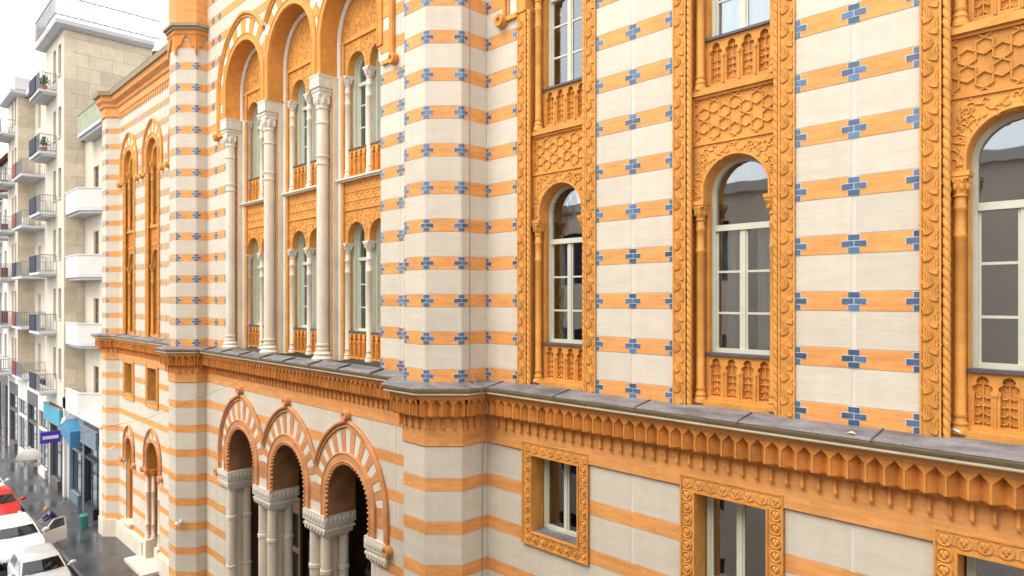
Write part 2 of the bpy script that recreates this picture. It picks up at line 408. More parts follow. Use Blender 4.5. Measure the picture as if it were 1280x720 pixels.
def wall(root, M, s0, s1, z0, z1, joints=(), full=(), left=False, right=False, holes=(), faces=(), low=False, thick=.35, e0=.0, e1=.0):
    """a stretch of striped wall: mortar core with white blocks, orange courses and blue glazed crosses"""
    holes = list(holes); faces = list(faces) or holes
    def base(b):
        for p in cut_pieces(s0, s1, z0, z1, holes): b.ext(p, -thick, -.006)
    wl = part('wall', None, base, MORTAR, M, root)
    g = .011
    cuts = [s0] + sorted(joints) + [s1]
    for zl, zh, kind, c in (rows_lower if low else rows_upper)(z0, z1):
        ops = [o for o in faces if o.z1 > zl and o.z0 < zh]
        if kind == 'w':
            for a, b2 in zip(cuts, cuts[1:]):
                a2 = a + (.028 if a != s0 else e0); b3 = b2 - (.028 if b2 != s1 else e1)
                hit = [o for o in ops if o.c - o.hw(o.z0) < b3 and o.c + o.hw(o.z0) > a2]
                if not hit: qbox('white_block', WHITE, M, wl, a2, b3, -.02, 0, zl + g, zh - g)
                else:
                    for p in cut_pieces(a2, b3, zl + g, zh - g, hit): qpoly('white_block', WHITE, M, wl, p, -.02, 0)
        else:
            if not ops: qbox('orange_course', ORANGE, M, wl, s0, s1, -.02, .002, zl, zh)
            else:
                for p in cut_pieces(s0, s1, zl, zh, ops): qpoly('orange_course', ORANGE, M, wl, p, -.02, .002)
            if c is not None and zh - zl > .2:
                def clear(s, r=.17): return all(not (o.iv(zl)[0] - r < s < o.iv(zl)[1] + r) for o in ops)
                for s in full:
                    if clear(s): full_cross(M, wl, s, c)
                if left and clear(s0): half_cross(M, wl, s0, 1, c)
                if right and clear(s1): half_cross(M, wl, s1, -1, c)
    return wl

# ------------------------------------------------------------------ carved pieces
def palmette_fn(sg):
    def fn(b):
        for k in range(6):
            a0 = R(-8 + k * 19); ln = .098 + .026 * math.sin(k / 5 * math.pi)
            P = []
            for i in range(5):
                t = i / 4; a = a0 + .55 * t
                P.append((sg * (-.068 + ln * t * math.cos(a) * 1.12), .016 - .007 * t, -.085 + ln * 1.2 * t * math.sin(a) + .02 * t))
            b.tube(P, [.006, .0095, .0105, .009, .004], 5)
        b.tube([(sg * (-.070 + .012 * math.sin(t * 3.1)), .008, -.09 + .2 * t) for t in (0, .25, .5, .75, 1)], .009, 5)
    return fn
def rope_fn(z0, z1, r, pitch, lobes=2):
    def fn(b):
        n = 14; m = int((z1 - z0) / (pitch / 8)); vs = []; fs = []
        for i in range(m + 1):
            z = z0 + (z1 - z0) * i / m
            for k in range(n):
                a = 2 * math.pi * k / n; ph = a * lobes - 2 * math.pi * (z / pitch)
                rr = r * (.70 + .36 * abs(math.cos(ph / 2)) ** .6)
                vs.append((rr * math.cos(a), rr * math.sin(a), z))
        for i in range(m):
            for k in range(n):
                k2 = (k + 1) % n; fs.append((i * n + k, i * n + k2, (i + 1) * n + k2, (i + 1) * n + k))
        b.add(vs, fs)
    return fn
def clipseg(p, q, x0, x1, y0, y1):
    t0, t1 = 0., 1.; dx, dy = q[0] - p[0], q[1] - p[1]
    for P, Q in ((-dx, p[0] - x0), (dx, x1 - p[0]), (-dy, p[1] - y0), (dy, y1 - p[1])):
        if abs(P) < 1e-9:
            if Q < 0: return None
        else:
            t = Q / P
            if P < 0: t0 = max(t0, t)
            else: t1 = min(t1, t)
    if t1 - t0 < .02: return None
    return (p[0] + dx * t0, p[1] + dy * t0), (p[0] + dx * t1, p[1] + dy * t1)
def strap(b, p, q, wd, d0, d1):
    dx, dz = q[0] - p[0], q[1] - p[1]; l = math.hypot(dx, dz); nx, nz = -dz / l, dx / l; h = wd / 2
    a = [(p[0] + nx * h, p[1] + nz * h), (q[0] + nx * h, q[1] + nz * h), (q[0] - nx * h, q[1] - nz * h), (p[0] - nx * h, p[1] - nz * h)]
    k = .45
    c = [(p[0] + nx * h * k, p[1] + nz * h * k), (q[0] + nx * h * k, q[1] + nz * h * k), (q[0] - nx * h * k, q[1] - nz * h * k), (p[0] - nx * h * k, p[1] - nz * h * k)]
    b.add([(s, d0, z) for s, z in a] + [(s, d1, z) for s, z in c], [(4, 5, 6, 7), (0, 1, 5, 4), (1, 2, 6, 5), (2, 3, 7, 6), (3, 0, 4, 7)])
def lattice_fn(x0, x1, z0, z1, Rr, d0):
    def fn(b):
        cx, cz = (x0 + x1) / 2, (z0 + z1) / 2; segs = set()
        for i in range(-4, 5):
            for j in range(-4, 5):
                ox = cx + 2 * Rr * (i + .5 * (j % 2)); oz = cz + j * Rr * math.sqrt(3)
                pts = []
                for k in range(12):
                    a = R(30 * k); rr = Rr if k % 2 == 0 else Rr / math.sqrt(3)
                    pts.append((ox + rr * math.cos(a), oz + rr * math.sin(a)))
                for k in range(12):
                    segs.add((pts[k], pts[(k + 1) % 12]))
        for p, q in segs:
            c = clipseg(p, q, x0, x1, z0, z1)
            if c: strap(b, c[0], c[1], .033, d0 - .002, d0 + .026)
    return fn
def curl(b, x, z, d, size, sg, a0, r=.010):
    P = []
    for i in range(9):
        t = i / 8; a = a0 + sg * t * 4.4; q = size * (1 - .72 * t)
        P.append((x + q * math.cos(a) - size * math.cos(a0), d, z + q * math.sin(a) - size * math.sin(a0)))
    b.tube(P, [r * (1.0 - .35 * i / 8) for i in range(9)], 5)
def leafbump(b, x, z, d, ln, wd, a):
    ca, sa = math.cos(a), math.sin(a)
    def g(u, v, h): return (x + u * ca - v * sa, d + h, z + u * sa + v * ca)
    b.add([g(0, 0, 0), g(ln * .45, wd / 2, 0), g(ln, 0, 0), g(ln * .45, -wd / 2, 0), g(ln * .25, 0, .016), g(ln * .62, 0, .013)],
          [(0, 1, 4), (1, 5, 4), (1, 2, 5), (2, 3, 5), (3, 4, 5), (3, 0, 4)])
def vine_fn(inside, x0, x1, z0, z1, d, n, size=.055, seed=1):
    """scrolling stems with leaves spread over a field"""
    def fn(b):
        rg = random.Random(seed); pts = []
        for _ in range(n * 40):
            if len(pts) >= n: break
            x, z = rg.uniform(x0, x1), rg.uniform(z0, z1)
            if inside(x, z) and all((x - p) ** 2 + (z - q) ** 2 > (size * 1.25) ** 2 for p, q in pts): pts.append((x, z))
        for i, (x, z) in enumerate(pts):
            a = rg.uniform(0, 6.28); sg = rg.choice((-1, 1))
            curl(b, x, z, d, size * rg.uniform(.55, .8), sg, a, size * .17)
            leafbump(b, x, z, d - .004, size * 1.3, size * .6, a + 1.5 * sg + rg.uniform(-.5, .5))
            leafbump(b, x + .02, z - .01, d - .004, size * 1.0, size * .5, a - 1.2 * sg)
    return fn
def foliage_fn(d, h):
    """upright plant ornament that fills one blind niche"""
    def fn(b):
        b.tube([(0, d, .02), (0, d + .004, h * .5), (0, d, h * .95)], .009, 5)
        for z, s in ((.10, .05), (.26, .055), (.42, .05), (.56, .04)):
            for sg in (-1, 1): curl(b, sg * .012, h * z + .03, d, s, sg, math.pi / 2 + sg * 1.4, .012)
        for k in range(5): leafbump(b, 0, h * .80, d - .003, .085, .035, R(90 + (k - 2) * 36))
        leafbump(b, 0, h * .36, d, .07, .06, R(90))
    return fn
def column_fn(r, z0, z1, rings, base=True, n=16):
    def fn(b):
        P = []
        if base: P += [(r * 1.55, z0), (r * 1.55, z0 + .05), (r * 1.25, z0 + .09), (r * 1.4, z0 + .12), (r * 1.08, z0 + .16)]
        else: P += [(r, z0)]
        for zr in sorted(rings):
            P += [(r, zr - .035), (r * 1.16, zr - .02), (r * 1.16, zr + .02), (r, zr + .035)]
        P.append((r * .97, z1)); b.lathe(0, 0, P, n)
    return fn
def capital_fn(r, z0, z1, ab):
    def fn(b):
        h = z1 - z0
        b.lathe(0, 0, [(r * 1.15, z0), (r * 1.2, z0 + .05 * h), (r * 1.0, z0 + .1 * h), (r * 1.25, z0 + .4 * h), (r * 1.6, z0 + .68 * h)], 16)
        for k in range(8):
            a = R(45 * k + 22.5); q = r * 1.38
            b.ell((q * math.cos(a), q * math.sin(a), z0 + .42 * h), r * .34, r * .34, h * .20, 6, 4)
            q = r * 1.7; b.ell((q * math.cos(a), q * math.sin(a), z0 + .62 * h), r * .26, r * .26, h * .10, 6, 4)
        b.box(-ab * .9, ab * .9, -ab * .9, ab * .9, z0 + .68 * h, z0 + .80 * h); b.box(-ab, ab, -ab, ab, z0 + .80 * h, z1)
    return fn
TREF = [(.080, 0), (.080, .42), (.070, .44), (.094, .47), (.100, .50), (.092, .53), (.052, .555), (.062, .58), (.060, .61), (.040, .645), (.0, .665)]
def balustrade(root, M, hw, z0, z1, d, n, m=None, mf=None):
    """blind arcade panel of trefoil niches with a plant in each"""
    m = m or TERRA; h = z1 - z0; wd = 2 * hw / n
    def fn(b):
        b.box(-hw, hw, d - .13, d - .075, z0, z1)
        ops = [op_profile(-hw + wd * (k + .5), [(a * wd / .25, z0 + .05 + q * (h - .07) / .69) for a, q in TREF]) for k in range(n)]
        for p in cut_pieces(-hw, hw, z0, z1, ops, step=.012): b.ext(p, d - .08, d)
        for k in range(n + 1): b.tube([(-hw + wd * k, d + .006, z0 + .02), (-hw + wd * k, d + .006, z0 + h * .60)], .015, 6)
        for k in range(1, n): b.box(-hw + wd * k - .024, -hw + wd * k + .024, d - .01, d + .026, z0 + h * .60, z0 + h * .66)
    bp = part('balustrade_panel', ('bal', hw, round(z0, 2), round(z1, 2), d, n), fn, m, M, root)
    for k in range(n):
        part('foliage_relief', ('fol', d, round(h, 2)), foliage_fn(d - .055, h * .92), m, M @ Matrix.Translation((-hw + wd * (k + .5), 0, z0 + .03)), bp, True)
    return bp
def window(root, M, hw, z0, ztop, d, cols, bars, transom, arched=True, curtain=None, room=True):
    """painted casement: frame with mullion and transom; panes, curtain and the dark room behind are its sub-parts"""
    fw = .062; zc = ztop - hw if arched else ztop
    def fn(b):
        for sg in (-1, 1): b.box(min(sg * hw, sg * (hw - fw)), max(sg * hw, sg * (hw - fw)), d - .05, d + .04, z0, zc)
        b.box(-hw + fw, hw - fw, d - .05, d + .05, z0, z0 + fw)
        if arched:
            n = 20
            for i in range(n):
                a, c = math.pi * i / n, math.pi * (i + 1) / n
                b.ext([(hw * math.cos(a), zc + hw * math.sin(a)), (hw * math.cos(c), zc + hw * math.sin(c)), ((hw - fw) * math.cos(c), zc + (hw - fw) * math.sin(c)), ((hw - fw) * math.cos(a), zc + (hw - fw) * math.sin(a))], d - .05, d + .04)
        else: b.box(-hw + fw, hw - fw, d - .05, d + .04, ztop - fw, ztop)
        top = transom or (ztop - fw)
        if transom: b.box(-hw + fw, hw - fw, d - .045, d + .055, transom - .045, transom + .045)
        for k in range(1, cols):
            s = -hw + 2 * hw * k / cols; b.box(s - .035, s + .035, d - .04, d + .03, z0 + fw, top - (.045 if transom else 0))
        iw = 2 * hw / cols
        for k in range(cols):
            l = -hw + iw * k + (fw if k == 0 else .035); r = -hw + iw * (k + 1) - (fw if k == cols - 1 else .035)
            for q in (l, r - .028): b.box(q, q + .028, d - .03, d + .012, z0 + fw, top - (.045 if transom else 0))
            for zb in bars: b.box(l + .028, r - .028, d - .03, d + .008, zb - .016, zb + .016)
    wn = part('window', ('win', hw, round(z0, 2), round(ztop, 2), d, cols, tuple(bars), transom, arched), fn, PAINT, M, root)
    top = (transom - .045) if transom else (ztop - fw)
    zz = [z0 + fw] + list(bars) + [top]; iw = 2 * hw / cols
    for k in range(cols):
        l = -hw + iw * k + (fw if k == 0 else .035) + .028; r = -hw + iw * (k + 1) - (fw if k == cols - 1 else .035) - .028
        for a, c in zip(zz, zz[1:]):
            part('pane', ('pane', round(l, 3), round(r, 3), round(a, 3), round(c, 3), d), lambda b: b.box(l, r, d - .014, d - .008, a, c), GLASS, M, wn)
    if transom:
        def tp(b):
            r = hw - fw; P = [(r * math.cos(math.pi * i / 18), zc + r * math.sin(math.pi * i / 18)) for i in range(19)]
            b.ext([(-r, transom + .045), (r, transom + .045)] + P if zc > transom + .05 else P, d - .014, d - .008)
        part('pane', ('tpane', hw, ztop, transom, d), tp, GLASS, M, wn)
    if curtain:
        kind, cm = curtain
        def cf(b):
            n = 40; sp = [(-hw + .05, -hw + .05 + hw * .62), (hw - .05 - hw * .62, hw - .05)] if kind == 'split' else [(-hw + .05, hw - .05)]
            for a, c in sp:
                for i in range(n):
                    x0, x1 = a + (c - a) * i / n, a + (c - a) * (i + 1) / n
                    y0, y1 = [d - (.16 if kind == 'split' else .07) + .028 * math.sin(x * 52) + .012 * math.sin(x * 21 + 1) for x in (x0, x1)]
                    zt = ztop - .02 if not transom else transom
                    b.add([(x0, y0, z0 + .05), (x1, y1, z0 + .05), (x1, y1, zt), (x0, y0, zt)], [(0, 1, 2, 3)])
        part('curtain', ('cur', kind, hw, round(z0, 2), round(ztop, 2), d), cf, cm, M, wn, True)
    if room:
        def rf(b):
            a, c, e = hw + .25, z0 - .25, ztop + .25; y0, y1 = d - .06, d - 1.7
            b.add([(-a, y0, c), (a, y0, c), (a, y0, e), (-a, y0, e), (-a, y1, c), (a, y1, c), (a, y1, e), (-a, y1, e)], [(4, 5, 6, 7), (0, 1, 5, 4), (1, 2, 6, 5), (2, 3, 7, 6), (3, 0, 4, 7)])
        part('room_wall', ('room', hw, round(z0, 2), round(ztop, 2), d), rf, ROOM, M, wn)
    return wn
def clip_poly(pts, lim):
    lo, hi = lim
    for sg, L0 in ((1, lo), (-1, -hi)):
        o = []
        for i, p in enumerate(pts):
            q = pts[(i + 1) % len(pts)]; a, b = sg * p[0] - L0, sg * q[0] - L0
            if a >= 0: o.append(p)
            if (a >= 0) != (b >= 0): t = a / (a - b); o.append((p[0] + (q[0] - p[0]) * t, p[1] + (q[1] - p[1]) * t))
        pts = o
        if len(pts) < 3: return []
    return pts
def arch_set(root, M, zc, zb, r0, r1, rs, ra, lim=(-9, 9), nv=9, hood=.055, stops=(1, 1), zst=None, finial=False, mring=None, mvo=None, mh=None, hb=.30, teeth=False, dring=.05, soffit=None, msof=None, key=None, hoodz=None):
    """stilted arch: archivolt ring, alternating voussoirs up to a pointed hood moulding, curled label stops"""
    mring, mvo, mh, msof = mring or TERRA, mvo or TERRA, mh or TERRA, msof or TERRA
    n = 28
    def ring(b):
        for sg in (-1, 1):
            p = clip_poly([(sg * r0, zb), (sg * r1, zb), (sg * r1, zc), (sg * r0, zc)], lim)
            b.ext(p, -.028, dring)
        for i in range(n):
            a, c = math.pi * i / n, math.pi * (i + 1) / n
            b.ext(clip_poly([(r0 * math.cos(a), zc + r0 * math.sin(a)), (r1 * math.cos(a), zc + r1 * math.sin(a)), (r1 * math.cos(c), zc + r1 * math.sin(c)), (r0 * math.cos(c), zc + r0 * math.sin(c))], lim), -.028, dring)
        for rr in (r0 + .025, r1 - .02):
            P = [(rr * math.cos(math.pi * i / 40), dring, zc + rr * math.sin(math.pi * i / 40)) for i in range(41)]
            P = [(rr, dring, zb)] + P + [(-rr, dring, zb)]; P = [p for p in P if lim[0] <= p[0] <= lim[1]]
            b.tube(P, .022, 6)
    rg = part('archivolt', None if not key else (key, 'ring'), ring, mring, M, root)
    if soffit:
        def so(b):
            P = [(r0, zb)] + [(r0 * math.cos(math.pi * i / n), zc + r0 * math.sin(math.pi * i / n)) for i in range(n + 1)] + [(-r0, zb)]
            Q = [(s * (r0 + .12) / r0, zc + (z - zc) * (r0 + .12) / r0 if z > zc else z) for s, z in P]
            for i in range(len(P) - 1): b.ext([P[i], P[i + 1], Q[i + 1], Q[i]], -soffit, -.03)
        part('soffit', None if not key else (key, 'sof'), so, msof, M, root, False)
    if teeth:
        def te(b):
            pts = [(r0, zb + .05 + .115 * i) for i in range(int((zc - zb) / .115))]; pts += [(-s, z) for s, z in pts]
            m2 = int(math.pi * r0 / .115); pts += [(r0 * math.cos(math.pi * i / m2), zc + r0 * math.sin(math.pi * i / m2)) for i in range(m2 + 1)]
            for s, z in pts: b.ell((s * .97, .04, zc + (z - zc) * .97 if z > zc else z), .042, .05, .042, 6, 4)
        t = part('dogtooth_beads', None if not key else (key, 'teeth'), te, mring, M, rg, True); t['kind'] = 'stuff'
    # voussoirs
    vi = 0
    def vous(poly, kind, i):
        poly = clip_poly(poly, lim)
        if len(poly) < 3: return
        m = STONE if kind else mvo
        xs = [p[0] for p in poly]; zs = [p[1] for p in poly]
        if max(xs) - min(xs) < .03 or max(zs) - min(zs) < .03: return
        o = part('voussoir', (key, 'v', i) if key else None, lambda b: b.ext(poly, -.03, .012 if kind else .022), m, M, rg)
    z = zb; i = 0; g = .004
    ns = max(1, int(round((zc - zb) / hb))) if zc - zb > .1 else 0
    for sg in (-1, 1):
        for k in range(ns):
            a, c = zb + (zc - zb) * k / ns, zb + (zc - zb) * (k + 1) / ns
            vous([(sg * r1, a + g), (sg * rs, a + g), (sg * rs, c - g), (sg * r1, c - g)], (k + ns) % 2 == 0, i); i += 1
    nvv = 2 * nv + 1
    for k in range(nvv):
        a, c = math.pi * k / nvv + g / r1, math.pi * (k + 1) / nvv - g / r1
        th = [a + (c - a) * j / 4 for j in range(5)]
        inn = [(r1 * math.cos(t), zc + r1 * math.sin(t)) for t in th]
        outp = [(outer_r(min(t, math.pi - t), rs, ra) * math.cos(t), zc + outer_r(min(t, math.pi - t), rs, ra) * math.sin(t)) for t in th]
        if k == nv: outp[2] = (0, zc + ra)
        vous(inn + outp[::-1], k % 2 == 1, i); i += 1
    def hd(b):
        Pp = outer_pts(zc, rs + hood * .6, ra + hood * .8, 22)
        zh = hoodz if hoodz is not None else zb
        Rr = [(rs + hood * .6, zh)] + Pp
        full = [(s, z) for s, z in Rr] + [(-s, z) for s, z in Rr[::-1][1:]]
        full = [p for p in full if lim[0] - .02 <= p[0] <= lim[1] + .02]
        b.tube([(s, .045, z) for s, z in full], hood, 8)
        b.tube([(s * (1 - .10 / rs), .04, zc + (z - zc) * (1 - .10 / rs) if z > zc else z) for s, z in full], hood * .45, 6)
    hdo = part('hood_moulding', (key, 'hood') if key else None, hd, mh, M, root, True)
    def stop(b):
        n2 = 18
        for k in range(n2):
            a, c = 2 * math.pi * k / n2, 2 * math.pi * (k + 1) / n2
            def q(r, t, d): return (r * math.cos(t), d, r * math.sin(t))
            for (ra_, rb_, da, db) in ((.055, .115, .16, .16), (.115, .13, .16, .12), (.13, .13, .12, 0), (.055, .04, .16, .12), (.04, 0.001, .12, .12)):
                b.add([q(ra_, a, da), q(rb_, a, db), q(rb_, c, db), q(ra_, c, da)], [(0, 1, 2, 3)])
    zh = hoodz if hoodz is not None else zb
    for sg, on in zip((-1, 1), stops):
        if on:
            part('label_stop', ('stop', mh.name), stop, mh, M @ Matrix.Translation((sg * (rs + hood * .6 + .07), 0, zh - .04)), hdo, True)
            part('label_bar', ('lbar', mh.name, sg, round(rs - r1, 2)), lambda b: b.box(min(0, -sg * (rs - r1)), max(0, -sg * (rs - r1)), 0, .07, -.04, .05), mh, M @ Matrix.Translation((sg * rs, 0, zh - .03)), hdo)
    if finial: part('finial_ring', ('stop', mh.name), stop, mh, M @ Matrix.Translation((0, 0, zc + ra + hood + .14)), hdo, True)
    return rg

# ================================================================== the street
GND = 0.0
struct('ground', ASPH, lambda b: b.box(-400, 120, -160, 200, -1.0, -.02))
struct('road', ASPH, lambda b: b.box(-260, 60, -9.6, -2.5, -.5, 0.0))
struct('pavement', PAVE, lambda b: b.box(-260, 60, -2.38, 1.2, -.4, .09))
def kerbs():
    k = struct('kerb', KERB, lambda b: b.box(-260, 60, -2.5, -2.43, -.4, .07))
    for i in range(46):
        x = -66 + i * 1.0
        part('kerb_stone', ('kerb',), lambda b: b.box(-.49, .49, -.06, .06, 0, .125), KERB, T(x, -2.44, 0), k, raw=True)
kerbs()

# ================================================================== the synagogue
XC = -17.70
syn = thing('synagogue', 'long striped synagogue of white and orange brick with blue glazed crosses and carved terracotta', 'building', T(XC, 0, 0))
ZL = -1.59                                     # where the walls meet the ledge
ZT = 8.7                                       # top of striped wall in the wings
OA, OW = .69, .833                             # turret side and half width
YC = -.30                                      # centre wall plane
YP = -.335                                     # portal wall plane
MR = T(0, 0); MCU = T(XC, YC); MCL = T(XC, YP)

# ---- window bays of the wings
def bay(xc, hidden=False, curtain1=None, curtain2=None):
    M = T(xc, 0); root = syn
    for sg in (-1, 1):
        a, c = (.715, .935) if sg > 0 else (-.935, -.715)
        def pf(b):
            b.box(a, c, -.32, .014, ZL - .02, 5.4)
            b.box(a, a + .022, -.1, .034, ZL - .02, 5.4); b.box(c - .022, c, -.1, .034, ZL - .02, 5.4)
        pl = part('pilaster', ('pil', sg), pf, TERRA, M, root)
        key = ('pal', 1), ('pal', -1)
        z = ZL + .11; k = 0
        while z < 5.3:
            kk = ('pal', 1 if k % 2 else -1)
            if kk not in CACHE: b = MB(); palmette_fn(kk[1])(b); CACHE[kk] = b.mesh('palmette', TERRA, True)
            if not hidden: queue('palmette', CACHE[kk], M @ Matrix.Translation(((a + c) / 2, -.014, z)), pl, .2, (0, 0, 0))
            z += .155; k += 1
        part('rope_moulding', ('rope',), rope_fn(ZL, 5.4, .040, .115), TERRA, M @ Matrix.Translation((sg * .668, .012, 0)), root, False)
        part('jamb', ('jamb', sg), lambda b: (b.box(min(sg * .50, sg * .698), max(sg * .50, sg * .698), -.52, -.27, ZL - .02, 1.473), b.box(min(sg * .50, sg * .698), max(sg * .50, sg * .698), -.52, -.27, 3.1, 5.828), b.tube([(sg * .505, -.275, ZL), (sg * .505, -.275, 1.45)], .02, 6)), TERRA, M, root)
        cm = M @ Matrix.Translation((sg * .572, .165, 0))
        c1 = part('column', ('col1',), column_fn(.060, ZL + .04, 1.24, [-1.33, .74, 1.06], True), TERRA, cm, root, True)
        part('capital', ('cap1',), capital_fn(.064, 1.19, 1.475, .112), TERRA, cm, c1)
        c2 = part('column', ('col2',), column_fn(.060, 3.15, 5.6, [3.36, 5.1, 5.42], True), TERRA, cm, root, True)
        part('capital', ('cap2',), capital_fn(.064, 5.55, 5.83, .112), TERRA, cm, c2)
    def sp1(b):
        for p in cut_pieces(-.70, .70, 1.475, 2.315, [op_arch(0, .5, 1.61, 1.4)], step=.04): b.ext(p, -.46, -.13)
        P = [(.515, -.125, 1.475)] + [(.515 * math.cos(math.pi * i / 30), -.125, 1.61 + .515 * math.sin(math.pi * i / 30)) for i in range(31)] + [(-.515, -.125, 1.475)]
        b.tube(P, .018, 6)
    s1 = part('spandrel', ('spa1',), sp1, TERRA, M, root)
    part('vine_relief', ('vine1',), vine_fn(lambda x, z: x * x + (z - 1.61) ** 2 > .585 ** 2 and abs(x) < .62, -.62, .62, 1.53, 2.25, -.122, 62, .078), TERRA, M, s1, True)
    def sf(b):
        b.box(-.70, .70, -.46, -.15, 2.315, 3.05)
        for z in (2.335, 3.03): b.box(-.68, .68, -.2, -.105, z - .02, z + .02)
        for q in (-.66, .66): b.box(q - .02, q + .02, -.2, -.108, 2.355, 3.01)
    st = part('star_panel', ('star',), sf, TERRA, M, root)
    part('star_lattice', ('lat',), lattice_fn(-.64, .64, 2.355, 3.01, .165, -.15), TERRA, M, st)
    part('ledge', ('ledge',), lambda b: (b.box(-.70, .70, -.46, -.06, 3.05, 3.11), b.box(-.69, .69, -.46, -.09, 3.11, 3.16)), TERRA, M, root)
    part('sill_curb', ('curb',), lambda b: (b.box(-.69, .69, -.5, -.11, ZL - .02, -1.51), b.box(-.5, .5, -.5, -.2, -1.51, -1.47)), TERRA, M, root)
    balustrade(root, M, .50, -1.50, -.835, -.27, 4)
    part('sill', ('sill1',), lambda b: b.box(-.53, .53, -.45, -.225, -.835, -.795), SILL, M, root)
    balustrade(root, M, .50, 3.215, 3.905, -.27, 4)
    part('sill', ('sill2',), lambda b: b.box(-.54, .54, -.45, -.20, 3.16, 3.20), SILL, M, root)
    part('sill', ('sill3',), lambda b: b.box(-.53, .53, -.45, -.225, 3.905, 3.945), SILL, M, root)
    window(root, M, .50, -.795, 2.11, -.42, 2, [-.20, .42], 1.08, True, curtain1)
    window(root, M, .50, 3.945, 6.47, -.42, 2, [4.52, 5.10], 5.62, True, curtain2)
    def sp2(b):
        for p in cut_pieces(-.70, .70, 5.83, 6.77, [op_arch(0, .5, 5.97, 5.6)], op_arch(0, .70, 6.07, 5.5), step=.04): b.ext(p, -.46, -.13)
    part('spandrel', ('spa2',), sp2, TERRA, M, root)
    arch_set(root, M, 6.07, 5.4, .70, .935, 1.24, 1.47, nv=7, hood=.045, key='bayarch', soffit=.4, dring=.04)
BAYS_R = [-8.08, -4.71, -1.37]; BAYS_L = [2 * XC - q for q in BAYS_R]
cts = [(('split', CURT), ('full', BLIND)), (('split', CURT), ('full', BLIND)), (None, ('full', BLIND))]
for xb, (a, c) in zip(BAYS_R, cts): bay(xb, False, a, c)
for xb in BAYS_L: bay(xb, xb > -28, None, None)

# ---- upper walls of the wings
hood_op = lambda c: op_pointed(c, 6.07, 5.4, 1.24, 1.47)
def wing_upper(x0, x1, bays, m):
    edges = [x0]
    for c in bays: edges += [c - .935, c + .935]
    edges.append(x1)
    for i in range(0, len(edges), 2):
        a, b = edges[i], edges[i + 1]
        if b - a < .05: continue
        faces = [hood_op(c) for c in bays if abs(c - a) < 1.5 or abs(c - b) < 1.5]
        inner = a in [c + .935 for c in bays] and b in [c - .935 for c in bays]
        mid = [(a + b) / 2] if b - a > 1.2 else []
        wall(syn, MR, a, b, ZL - .02, 6.0 if inner or 1 else ZT, mid, mid, a != x0 or m == 'L', b != x1 or m == 'R', [], faces)
    holes = [op_arch(c, .9, 6.07, 5.0) for c in bays]
    faces = [hood_op(c) for c in bays]
    js = []
    c = bays[0] - 3.35 / 2
    while c < x1:
        for q in (c - .72, c, c + .72):
            if x0 + .2 < q < x1 - .2: js.append(q)
        c += 3.35
    wall(syn, MR, x0, x1, 6.0 + .002, ZT, js, js, False, False, holes, faces)
wing_upper(-9.905, 2.2, BAYS_R, 'L')
wing_upper(-35.605, -25.498, sorted(BAYS_L), 'R')

# ---- lower walls of the wings with their square windows
def low_window(xc, near=True):
    M = T(xc, 0)
    def fr(b):
        for p in cut_pieces(-.79, .79, -4.53, -2.63, [op_rect(0, .555, -4.29, -2.87)]): b.ext(p, -.2, .035)
        for hw, z0, z1 in ((.79, -4.53, -2.63), (.575, -4.31, -2.85)):
            q = .026
            b.box(-hw, hw, -.1, .06, z1 - q, z1); b.box(-hw, hw, -.1, .06, z0, z0 + q)
            b.box(-hw, -hw + q, -.1, .06, z0 + q, z1 - q); b.box(hw - q, hw, -.1, .06, z0 + q, z1 - q)
        for sg in (-1, 1): b.box(min(sg * .555, sg * .62), max(sg * .555, sg * .62), -.42, -.19, -4.3, -2.85)
        b.box(-.555, .555, -.42, -.19, -2.872, -2.80)
    f = part('window_surround', ('wsur',), fr, TERRA, M, syn)
    if near:
        def ro(b):
            b.tube([(.078 * math.cos(2 * math.pi * i / 14), .008, .078 * math.sin(2 * math.pi * i / 14)) for i in range(15)], .011, 5, False)
            b.ell((-.022, .004, .012), .026, .02, .04, 8, 5); b.ell((.022, .004, .012), .026, .02, .04, 8, 5); b.ell((0, .004, -.022), .02, .02, .04, 8, 5)
        pts = [(-.683 + 1.366 * i / 7, z) for i in range(8) for z in (-2.742, -4.42)] + [(s, -4.42 + 1.678 * i / 9) for i in range(1, 9) for s in (-.683, .683)]
        for s, z in pts: part('rosette', ('ros',), ro, TERRA, M @ Matrix.Translation((s, -.036, z)), f, True)
    part('sill', ('sill4',), lambda b: b.box(-.56, .56, -.4, -.02, -4.295, -4.262), SHEET, M, syn)
    window(syn, M, .53, -4.262, -2.875, -.32, 2, [], None, False, None)
for xb in BAYS_R: low_window(xb)
for xb in BAYS_L: low_window(xb, False)
ZG = -H + .09
def lowhole(c): return op_rect(c, .70, -4.45, -2.70)
wall(syn, MR, -9.905, 2.2, ZG, -2.3, [-6.41, -3.06], [], holes=[lowhole(c) for c in BAYS_R], low=True)
